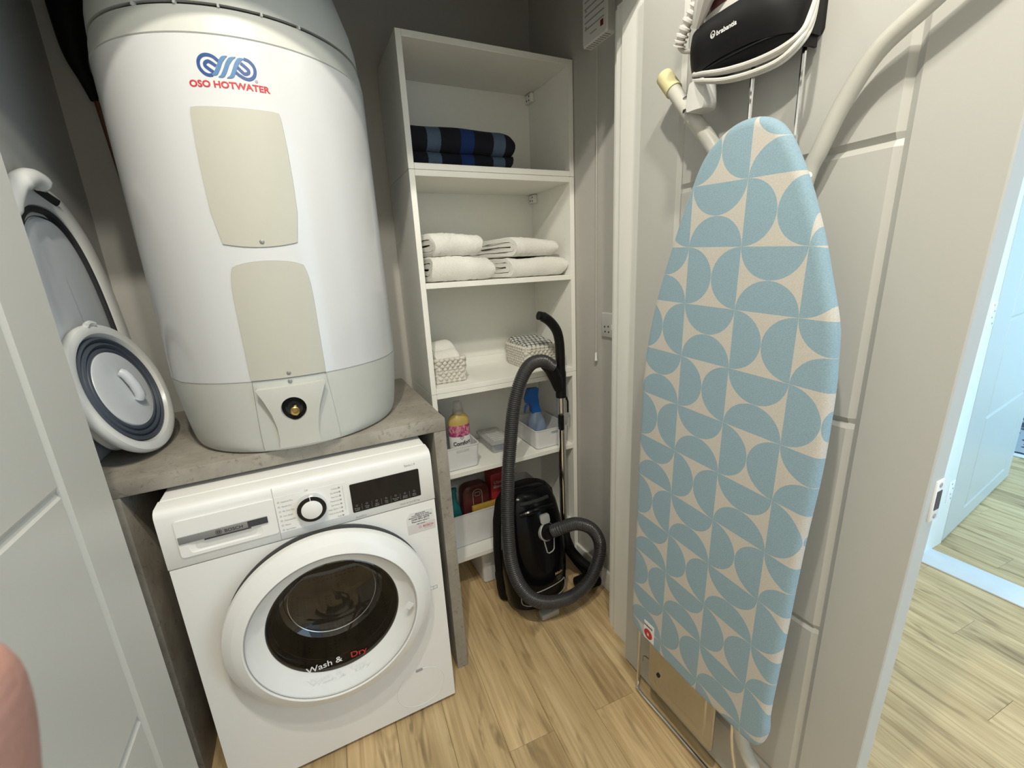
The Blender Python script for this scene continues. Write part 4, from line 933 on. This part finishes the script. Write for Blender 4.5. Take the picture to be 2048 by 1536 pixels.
HC = vsurf(1.052, .335, .0)
zax = Vector((.25, -.93, .25)).normalized(); xax = zax.cross(Vector((0, 0, 1))).normalized(); yax = xax.cross(zax)
b = B(); lathe(b, [(.036, -.010), (.036, .003), (.0335, .005), (.031, .003)], 36, HC, xax, yax, zax); part('inlet_ring', b, M['silver'], vac, 'silver ring round the hose inlet')
b = B(); lathe(b, [(.031, -.01), (.031, .006), (.028, .012), (.026, .020), (.0255, .024)], 32, HC, xax, yax, zax); part('hose_socket', b, M['black'], vac)
b = B(); loft(b, [[vsurf(x, z, d) for x, z in rrect(1.030, 1.070, .368, .402, .009, 3)] for d in (-.004, .006, .008)]); part('bag_latch', b, M['silver'], vac, 'silver latch above the inlet')
b = B(); tube(b, [vsurf(x, z, .003) for x, z in ((1.034, .305), (1.042, .258), (1.050, .252), (1.066, .255), (1.074, .262), (1.080, .306))], .0025, 6); part('release_clip', b, M['silver'], vac)
b = text_w(text2d('Miele', .016, .0004), .036); place(b, lambda u, v: vsurf(1.088 + u, .150 + v, .0008)); part('lettering', b, mat('gold_ink', (.42, .32, .12), .4), vac, 'gold printed name')
b = B()
for i, s in enumerate(('Complete C2', 'PowerLine', '890 W')): c_ = text2d(s, .0055); place(c_, lambda u, v: vsurf(1.090 + u, .139 - .008 * i + v, .0008)); join(b, c_)
part('small_lettering', b, M['inkgrey'], vac, stuff=True)
b = B(); box(b, .985, 1.062, .120, .155, .004, .030, .006); part('tail_bumper', b, M['silver'], vac, 'grey block at the foot')
for x in (.915, 1.135):
    b = B(); lathe(b, [(.001, -.012), (.030, -.012), (.034, -.006), (.034, .006), (.030, .012), (.001, .012)], 24, (x, .34, .075), (0, 1, 0), (0, 0, 1), (1, 0, 0)); part('wheel', b, M['blackmat'], vac)
HP = [(1.171, .31, .936), (1.123, .3, .964), (1.059, .28, .961), (1.006, .26, .909), (.97, .25, .816), (.948, .24, .71), (.924, .22, .607), (.905, .2, .504), (.887, .17, .405), (.878, .14, .304), (.893, .12, .218), (.93, .1, .154), (.992, .09, .113), (1.079, .09, .093), (1.147, .09, .109), (1.201, .1, .141), (1.241, .11, .209), (1.246, .12, .268), (1.211, .125, .329), (1.15, .13, .366), (1.09, .135, .368), (1.060, .158, .347)]
P = catmull(HP, 40); L = [0]
for a, c in zip(P, P[1:]): L.append(L[-1] + (c - a).length)
pitch = .0070; nst = int(L[-1] / pitch * 6); pts, rad = [], []; j = 0
for i in range(nst + 1):
    s = L[-1] * i / nst
    while j < len(L) - 2 and L[j + 1] < s: j += 1
    pts.append(P[j].lerp(P[j + 1], (s - L[j]) / max(1e-9, L[j + 1] - L[j]))); ph = (i % 6) / 6
    rad.append(.0221 + .0023 * (1 if ph in (2 / 6, 3 / 6) else .55 if ph in (1 / 6, 4 / 6) else -.6))
b = B(); tube(b, pts, rad, 18); part('hose', b, M['hose'], vac, 'ribbed grey hose', sharp=70)
b = B(); tube(b, catmull([(1.131, .335, 1.128), (1.150, .335, 1.122), (1.180, .333, 1.100), (1.206, .332, 1.065), (1.217, .331, 1.02), (1.219, .33, .96), (1.219, .33, .90), (1.219, .33, .845), (1.219, .33, .800)], 6), [.016] * 6 + [.0185] * 30 + [.021 - .0000 * i for i in range(13)], 16); part('hand_grip', b, M['black'], vac)
b = B(); tube(b, [(1.148, .318, .946), (1.170, .322, .925), (1.195, .327, .885), (1.212, .33, .835)], [.025, .0265, .027, .021], 16); part('hose_elbow', b, M['black'], vac)
b = B(); tube(b, [(1.219, .33, .805), (1.219, .33, .73)], .0185, 18); w1 = part('wand', b, M['chrome'], vac, 'chrome telescopic wand')
b = B(); tube(b, [(1.219, .33, .735), (1.219, .331, .30), (1.222, .33, .14)], .0150, 18); part('inner_wand', b, M['chrome'], w1)
b = B(); box(b, 1.196, 1.214, .300, .322, .670, .735, .005); part('wand_clip', b, M['black'], vac); b = B(); tube(b, [(1.238, .325, .80), (1.243, .32, .78), (1.243, .32, .735)], .004, 8); part('lock_lever', b, M['black'], vac)
b = B(); tube(b, [(1.206, .318, .72), (1.204, .32, .50), (1.206, .32, .32)], .0035, 6); part('mains_cable', b, M['black'], vac)
b = B(); tube(b, [(1.222, .33, .18), (1.235, .31, .11), (1.255, .275, .065), (1.262, .22, .045)], [.020, .024, .022, .020], 12); fh = part('floor_head_joint', b, M['blackmat'], vac)
b = B(); box(b, 1.195, 1.298, .165, .235, .006, .040, .010, 2); part('floor_head', b, M['blackmat'], vac)
b = B(); tube(b, [(1.165, .30, .26), (1.19, .28, .24), (1.20, .27, .16), (1.235, .22, .11), (1.275, .17, .075)], [.016, .022, .02, .016, .016], 10); part('parking_bracket', b, M['blackmat'], vac)

# ------------------------------------------------------------------ fittings on the right wall
ab = thing('alarm_box', 'white slotted electrical box high on the right wall', 'electrical box', (XR, .20, 1.96))
b = B(); loft(b, [[(x, y, z) for y, z in rrect(.141 + g, .265 - g, 1.962 + g, 2.10 - g, .008, 3)] for x, g in ((XR, 0), (XR - .026, 0), (XR - .030, .004))]); part('casing', b, M['appl'], ab)
b = B()
for k in range(5): box(b, XR - .0305, XR - .0295, .155, .250, 2.005 + k * .018, 2.0085 + k * .018)
for y, z in ((.244, 2.055), (.164, 2.055), (.244, 2.012)): lathe(b, [(.003, 0), (.003, .001)], 10, (XR - .030, y, z), (0, 1, 0), (0, 0, 1), (-1, 0, 0))
box(b, XR - .0307, XR - .0295, .190, .222, 1.986, 1.9885)
part('slot', b, M['inkgrey'], ab, stuff=True)
b = B(); box(b, XR - .0320, XR - .0298, .158, .170, 1.985, 2.000); part('switch', b, M['led'], ab, 'dark red switch')
b = B()
for k in range(9): box(b, XR - .027, XR - .005, .153 + k * .0115, .156 + k * .0115, 1.9612, 1.9622)
part('vent_slit', b, M['inkgrey'], ab, stuff=True)
pc = thing('pull_cord', 'thin white pull cord hanging against the right wall', 'pull cord', (XR - .012, .212, .94))
b = B(); tube(b, [(XR - .012, .212, 2.395), (XR - .012, .216, .985)], .0013, 6); part('cord', b, M['cord'], pc)
b = B(); tube(b, [(XR - .012, .216, .985), (XR - .012, .216, .955)], [.0035, .005], 10); part('toggle', b, M['appl'], pc)
so = thing('wall_socket', 'white double socket on the right wall beside the doorway', 'socket', (XR, .115, 1.05))
b = B(); loft(b, [[(x, y, z) for y, z in rrect(.042 + g, .188 - g, 1.049 + g, 1.135 - g, .005, 3)] for x, g in ((XR, 0), (XR - .008, 0), (XR - .0105, .003))]); part('faceplate', b, M['plug'], so)
b = B()
for y, z in ((.168, 1.085), (.148, 1.087), (.165, 1.068), (.145, 1.068)): lathe(b, [(.0035, 0), (.0035, .0007)], 8, (XR - .0105, y, z), (0, 1, 0), (0, 0, 1), (-1, 0, 0))
part('pin_hole', b, M['inkdark'], so, stuff=True)
b = B(); box(b, XR - .0125, XR - .0100, .120, .132, 1.076, 1.096, .001); part('rocker_switch', b, M['appl'], so)

# ------------------------------------------------------------------ ironing board hung on the door
ib = thing('ironing_board', 'ironing board with blue half-circle cover hung tip up on the right door', 'ironing board', ORG_BOARD)
BO = [(-.543, 1.517), (-.505, 1.518), (-.467, 1.501), (-.437, 1.472), (-.411, 1.42), (-.378, 1.34), (-.342, 1.239), (-.316, 1.138), (-.301, 1.029), (-.297, .913), (-.294, .777), (-.292, .631), (-.288, .473), (-.286, .345), (-.305, .312), (-.362, .303), (-.482, .300), (-.58, .306), (-.642, .309), (-.667, .322), (-.681, .371), (-.679, .422), (-.687, .589), (-.697, .811), (-.707, .956), (-.709, 1.083), (-.706, 1.145), (-.701, 1.196), (-.681, 1.268), (-.664, 1.325), (-.637, 1.398), (-.612, 1.451), (-.593, 1.483), (-.572, 1.504)]
oc = [(p.x, p.y) for p in catmull([(a, c, 0) for a, c in BO], 5, True)]
def inset(pts, d):
    n = len(pts); o = []
    for i, (x, y) in enumerate(pts):
        ax, ay = pts[i - 2]; bx, by = pts[(i + 2) % n]; tx, ty = bx - ax, by - ay; q = math.hypot(tx, ty); o.append((x - ty / q * d, y + tx / q * d))
    return o
sgn = -1
area = sum(x0 * y1 - x1 * y0 for (x0, y0), (x1, y1) in zip(oc, oc[1:] + oc[:1])); sgn = 1 if area > 0 else -1
b = B(); rings = []
for d, x in ((.016, 1.0480), (.010, 1.0487), (.0055, 1.0510), (.0022, 1.0545), (.0004, 1.0590), (.0, 1.0640), (.003, 1.0695), (.009, 1.0720)):
    rings.append([(x, y, z) for y, z in inset(oc, sgn * d)])
loft(b, rings, True, True); part('cover', b, M['cover'], ib, 'cotton cover printed with blue half circles', sharp=70)
b = B(); box(b, 1.0470, 1.0485, -.377, -.341, .318, .372, .0, 1); 
tg = part('brand_tag', b, M['inkwhite'], ib, 'white tag with a red disc')
b = B(); lathe(b, [(.0145, 0), (.0145, .0006)], 24, (1.0470, -.357, .337), (0, 1, 0), (0, 0, 1), (-1, 0, 0)); part('red_disc', b, M['inkred'], tg)
b = text2d('a', .018, .0003); place(b, lambda u, v: (1.0461, -.357 - u, .3325 + v)); part('disc_letter', b, M['inkwhite'], tg)
b = text_w(text2d('brabantia', .008, .0003), .030); place(b, lambda u, v: (1.0466, -.357 - u, .359 + v)); part('tag_lettering', b, M['inkdark'], tg)
# folded legs: enamelled tubes behind the board
b = B(); tube(b, catmull([(1.100, -.312, 1.638), (1.100, -.36, 1.578), (1.102, -.42, 1.505), (1.104, -.50, 1.38), (1.106, -.55, 1.15), (1.106, -.57, .70), (1.10, -.585, .36), (1.10, -.605, .235), (1.10, -.66, .165), (1.10, -.70, .10)], 6), .0145, 14); part('leg_tube', b, M['tube'], ib)
b = B(); tube(b, [(1.100, -.288, 1.668), (1.100, -.316, 1.633)], [.0170, .0170], 16); part('foot_cap', b, M['cream'], ib, 'cream rubber foot cap')
b = B(); tube(b, catmull([(1.110, -.83, 1.672), (1.112, -.780, 1.634), (1.115, -.7255, 1.599), (1.118, -.6705, 1.566), (1.119, -.635, 1.5165), (1.120, -.607, 1.456), (1.120, -.5895, 1.409), (1.120, -.560, 1.25), (1.120, -.50, 1.05), (1.120, -.45, .80), (1.120, -.42, .5)], 6), .0125, 16); part('leg_tube', b, M['tube'], ib)
b = B(); tube(b, [(1.118, -.594, 1.405), (1.100, -.604, 1.415), (1.092, -.610, 1.418)], .006, 8); part('leg_rivet', b, M['steel'], ib)
# steel iron tray of the board, mirror plate with embossed panel
PX = 1.100
b = B(); loft(b, [[(x, y, z) for y, z in rrect(-.535 + g, -.312 - g, .098 + g, .330 - g, .02, 4)] for x, g in ((PX + .004, .003), (PX + .001, 0), (PX - .002, 0), (PX - .004, .003), (PX - .002, .010))]); pl = part('iron_tray', b, M['steel'], ib, 'polished steel tray')
b = B(); loft(b, [[(x, y, z) for y, z in rrect(-.512 + g, -.335 - g, .122 + g, .310 - g, .016, 4)] for x, g in ((PX - .001, 0), (PX - .005, .004), (PX - .0052, .008), (PX - .003, .014))], False, True); part('tray_panel', b, M['steel'], pl)
b = B(); lathe(b, [(.006, 0), (.006, .003), (.003, .004)], 12, (PX - .003, -.352, .165), (0, 1, 0), (0, 0, 1), (-1, 0, 0)); part('rivet', b, M['dark'], pl)

# ------------------------------------------------------------------ iron store on the door: black holder, chrome rods and wire loop
ir = thing('iron_holder', 'black iron holder with chrome rods mounted on the right door above the ironing board', 'iron holder', (1.14, -.47, 1.62))
b = B(); loft(b, [[(x, y - g * (1 if y > -.45 else -1), z) for y, z in ((-.335, 1.90), (-.335, 1.676), (-.337, 1.670), (-.342, 1.667), (-.566, 1.630), (-.572, 1.632), (-.575, 1.638), (-.575, 1.90))] for x, g in ((1.1495, .0), (1.140, 0), (1.138, .002))]); part('back_plate', b, M['rest'], ir)
def dsh(y0, y1, dep, n=32, ex=3.2):
    o = []; ym, h = (y0 + y1) / 2, (y1 - y0) / 2
    for k in range(n + 1):
        t = PI * k / n; ct, st = math.cos(t), math.sin(t); o.append((1.139 - dep * abs(st) ** (2 / ex), ym + h * math.copysign(abs(ct) ** (2 / ex), ct)))
    return o
def band(z0f, z1f, y0, y1, dep, th, bulge=.010):
    b = B(); out = dsh(y0, y1, dep); inn = dsh(y0 + th, y1 - th, dep - th); rows = []
    for q in range(9):
        f = q / 8; bl = bulge * math.sin(PI * f) - .012 * (1 - f)
        O = []; I = []
        for (x, y), (xi, yi) in zip(out, inn):
            s = (y - y0) / (y1 - y0); z = z0f(s) + f * (z1f(s) - z0f(s)); k = 1 + bl / dep
            O.append((1.139 - (1.139 - x) * k, y, z)); I.append((1.139 - (1.139 - xi) * k, yi, z))
        rows.append(O + I[::-1])
    loft(b, rows); return b
b = band(lambda s: 1.626 + .010 * math.sin(PI * s), lambda s: 1.696 + .003 * math.sin(PI * s), -.576, -.362, .082, .004); bd = part('front_band', b, M['rest'], ir)
b = B(); loft(b, [[(x, y, 1.630 + .002 * k) for x, y in dsh(-.572, -.368, .070)] for k in (0, 1)]); part('floor_plate', b, M['rest'], ir)
b = band(lambda s: 1.612 + .006 * s, lambda s: 1.650, -.572, -.366, .068, .004, .004); part('cord_drum', b, M['black'], ir)
b = text_w(text2d('brabantia', .016, .00035), .038); place(b, lambda u, v: (1.0462, -.478 - u, 1.661 + v)); tube(b, [(1.0462, -.4515 + .0042 * math.cos(2 * PI * k / 16), 1.6655 + .0052 * math.sin(2 * PI * k / 16)) for k in range(16)], .0006, 5, True); tube(b, [(1.0462, -.4515 + .002 * math.cos(2 * PI * k / 12), 1.6640 + .0022 * math.sin(2 * PI * k / 12)) for k in range(12)], .0005, 5, True); part('lettering', b, M['inkwhite'], bd, 'white printed word with a round mark')
for y in (-.472, -.560):
    b = B(); tube(b, [(1.128, y, 1.62), (1.128, y, 1.0), (1.126, y, .30)], .0038, 8); part('rod', b, M['chrome'], ir, 'chrome rod')
b = B(); tube(b, catmull([(1.118, -.252, .40), (1.118, -.252, .18), (1.117, -.252, .06), (1.112, -.256, .030), (1.106, -.272, .018), (1.106, -.40, .022), (1.106, -.58, .028), (1.106, -.60, .034), (1.110, -.605, .06), (1.115, -.572, .19), (1.118, -.570, .40)], 5), .0042, 8); part('wire_loop', b, M['chrome'], ir, 'chrome wire loop near the floor')
b = B(); tube(b, [(1.10, -.285, .150), (1.10, -.286, .168), (1.10, -.297, .178), (1.10, -.318, .180)], .0018, 6); part('hook', b, M['steel'], ir)

iron = thing('steam_iron', 'white and plum steam iron sitting in the black holder', 'iron', (1.09, -.47, 1.635))
def ishape(z, w_, x0=1.060, L0=-.545, L1=-.388, k=24):
    o = []
    for i in range(k):
        t = 2 * PI * i / k; o.append((1.096 + (.030 * w_) * math.sin(t), (L0 + L1) / 2 + (L1 - L0) / 2 * w_ * math.cos(t), z))
    return o
b = B(); loft(b, [ishape(1.640, .55), ishape(1.648, .80), ishape(1.690, 1.0), ishape(1.72, .97)]); part('soleplate', b, M['ironwhite'], iron)
b = B(); loft(b, [ishape(1.715, .98), ishape(1.75, 1.05), ishape(1.80, .85), ishape(1.86, .45)]); part('tank', b, M['ironplum'], iron, 'plum tinted tank')
b = B(); tube(b, [(1.062, -.40, 1.700), (1.052, -.425, 1.735), (1.052, -.47, 1.75)], [.008, .018, .014], 10); part('front_shell', b, M['ironwhite'], iron)
b = B(); tube(b, catmull([(1.085, -.385, 1.80), (1.075, -.42, 1.87), (1.085, -.52, 1.88), (1.09, -.57, 1.80)], 6), .014, 12); part('handle', b, M['ironwhite'], iron)
P = catmull([(1.080, -.405, 1.760), (1.075, -.392, 1.748), (1.072, -.378, 1.730), (1.070, -.362, 1.708), (1.072, -.352, 1.692)], 14)
b = B(); tube(b, P, [.0100 + .0022 * (1 if i % 6 in (1, 2, 3) else -1) for i in range(len(P))], 12); part('cord_guard', b, M['ironwhite'], iron, 'white ribbed cord sleeve')
b = B(); tube(b, catmull([(1.072, -.352, 1.692), (1.080, -.356, 1.684), (1.095, -.368, 1.680), (1.105, -.380, 1.668)], 6), .0042, 10); part('cord', b, M['cord'], iron)
for k in range(4):
    dz, dx = -.0072 * (k // 2) - .001 * k, .006 * (k % 2)
    b = B(); tube(b, catmull([(1.118, -.376, 1.652 + dz), (1.098 + dx, -.379, 1.645 + dz), (1.070 + dx, -.393, 1.630 + dz), (1.052 + dx, -.43, 1.617 + dz * 1.2), (1.046 + dx, -.48, 1.603 + dz * 1.5), (1.047 + dx, -.53, 1.596 + dz * 1.6), (1.052 + dx, -.572, 1.598 + dz * 1.6), (1.064 + dx, -.594, 1.612 + dz), (1.084 + dx, -.592, 1.640 + dz), (1.106, -.586, 1.676)], 5), .0037, 8); part('cord_turn', b, M['cord'], iron)
b = B(); tube(b, [(1.074, -.398, 1.630), (1.077, -.404, 1.622), (1.080, -.408, 1.612)], .0045, 8); part('cord_end', b, M['cord'], iron)
b = B()   # plug seen from its side: flat pin face to the left (+y), rounded back to the right
loft(b, [[(1.080 + .022 * cx_, -.409 + dy * k, z) for cx_, dy in ((-1, .020), (1, .020), (1, .004), (.75, -.016), (.3, -.022), (-.3, -.022), (-.75, -.016), (-1, .004))] for z, k in ((1.6145, .62), (1.612, .78), (1.596, .92), (1.578, 1.0), (1.570, .95), (1.567, .8))], True, True); pg = part('plug', b, M['plug'], iron, 'white three-pin plug')
b = B()
for z in (1.606, 1.598): tube(b, [(1.080 + (.010 if z > 1.60 else -.010), -.391, z), (1.080 + (.010 if z > 1.60 else -.010), -.382, z)], .0030, 8)
part('pin_sleeve', b, M['inkdark'], pg)
for z in (1.606, 1.598):
    b = B(); tube(b, [(1.080 + (.010 if z > 1.60 else -.010), -.382, z), (1.080 + (.010 if z > 1.60 else -.010), -.371, z)], [.0030, .0022], 8); part('pin', b, M['chrome'], pg)
b = B(); box(b, 1.076, 1.084, -.391, -.364, 1.5755, 1.5820, .0006); part('pin', b, M['chrome'], pg)

# ------------------------------------------------------------------ the photographer's hand at the left
def cam_pt(px, py, d): return Vector((CX, CY, CZ)) + (FWD + RGT * ((px - 1024) / FPX) - UPV * ((py - 768) / FPX)) * d
hd = thing('person', 'blurred hand of the photographer, one fingertip showing at lower left', 'person', tuple(cam_pt(-300, 2600, .10)))
V, Rr, Ed = [], [], []
def node(p, r, par=None):
    V.append(p); Rr.append(r); i = len(V) - 1
    if par is not None: Ed.append((par, i))
    return i
k0 = node(cam_pt(-330, 2700, .085), .026)
k1 = node(cam_pt(-420, 3300, .105), .024, k0); k2 = node(cam_pt(-520, 4300, .14), .026, k1); k3 = node(cam_pt(-600, 5600, .20), .031, k2); node(cam_pt(-650, 6600, .30), .036, k3)
kp = node(cam_pt(-290, 2330, .075), .023, k0)
for i, (pts_) in enumerate((((-90, 2000, .062, .0102), (-94, 1700, .057, .0088), (-104, 1450, .0545, .0080), (-126, 1285, .0545, .0062)),
                            ((-420, 2010, .066, .0105), (-400, 1740, .060, .0092), (-390, 1500, .0575, .0080), (-390, 1310, .0570, .0062)),
                            ((-720, 2050, .074, .010), (-700, 1810, .068, .0086), (-690, 1600, .065, .0076), (-690, 1440, .064, .006)),
                            ((-960, 2180, .084, .009), (-960, 1980, .079, .0076), (-960, 1830, .076, .0066), (-960, 1710, .075, .0052)),
                            ((60, 2560, .086, .012), (190, 2330, .082, .0105), (270, 2150, .080, .0088), (310, 2030, .080, .0068)))):
    q = kp if i < 4 else k0
    for px, py, d, r in pts_: q = node(cam_pt(px, py, d), r, q)
me = bpy.data.meshes.new('hand'); me.from_pydata([tuple(v) for v in V], Ed, []); ho = bpy.data.objects.new('hand_tmp', me); COL.objects.link(ho)
sk = ho.modifiers.new('s', 'SKIN'); sk.use_smooth_shade = True
for i, sv in enumerate(me.skin_vertices[0].data): sv.radius = (Rr[i], Rr[i]); sv.use_root = (i == 0)
ho.modifiers.new('u', 'SUBSURF').levels = 2
bpy.context.view_layer.update()
m2 = bpy.data.meshes.new_from_object(ho.evaluated_get(bpy.context.evaluated_depsgraph_get())); bpy.data.objects.remove(ho)
b = B(); b.from_mesh(m2); part('hand', b, M['skin'], hd, sharp=80)
b = B(); P = [cam_pt(-590, 5400, .19), cam_pt(-620, 5900, .23), cam_pt(-650, 6700, .305)]; tube(b, P, [.040, .043, .046], 20); part('sleeve', b, M['sleeve'], hd)
# ceiling downlight fittings (out of the frame, they carry the lamps; the last is made up for the fill lamp)
for (x, y), wh_ in (((.26, -.95), 'nearest the cupboard doorway'), ((1.66, -.92), 'nearest the far room'), ((.52, -1.20), 'added as unseen fill, second from the cupboard doorway')):
    dlt = thing('ceiling_downlight', 'round recessed ceiling downlight in the hall, the one ' + wh_, 'downlight', (x, y, 2.585), 'hall ceiling downlights')
    b = B(); lathe(b, [(.034, 2.5995), (.034, 2.592), (.045, 2.590), (.045, 2.5995)], 32, (x, y, 0), caps=False); part('bezel', b, M['trim'], dlt)
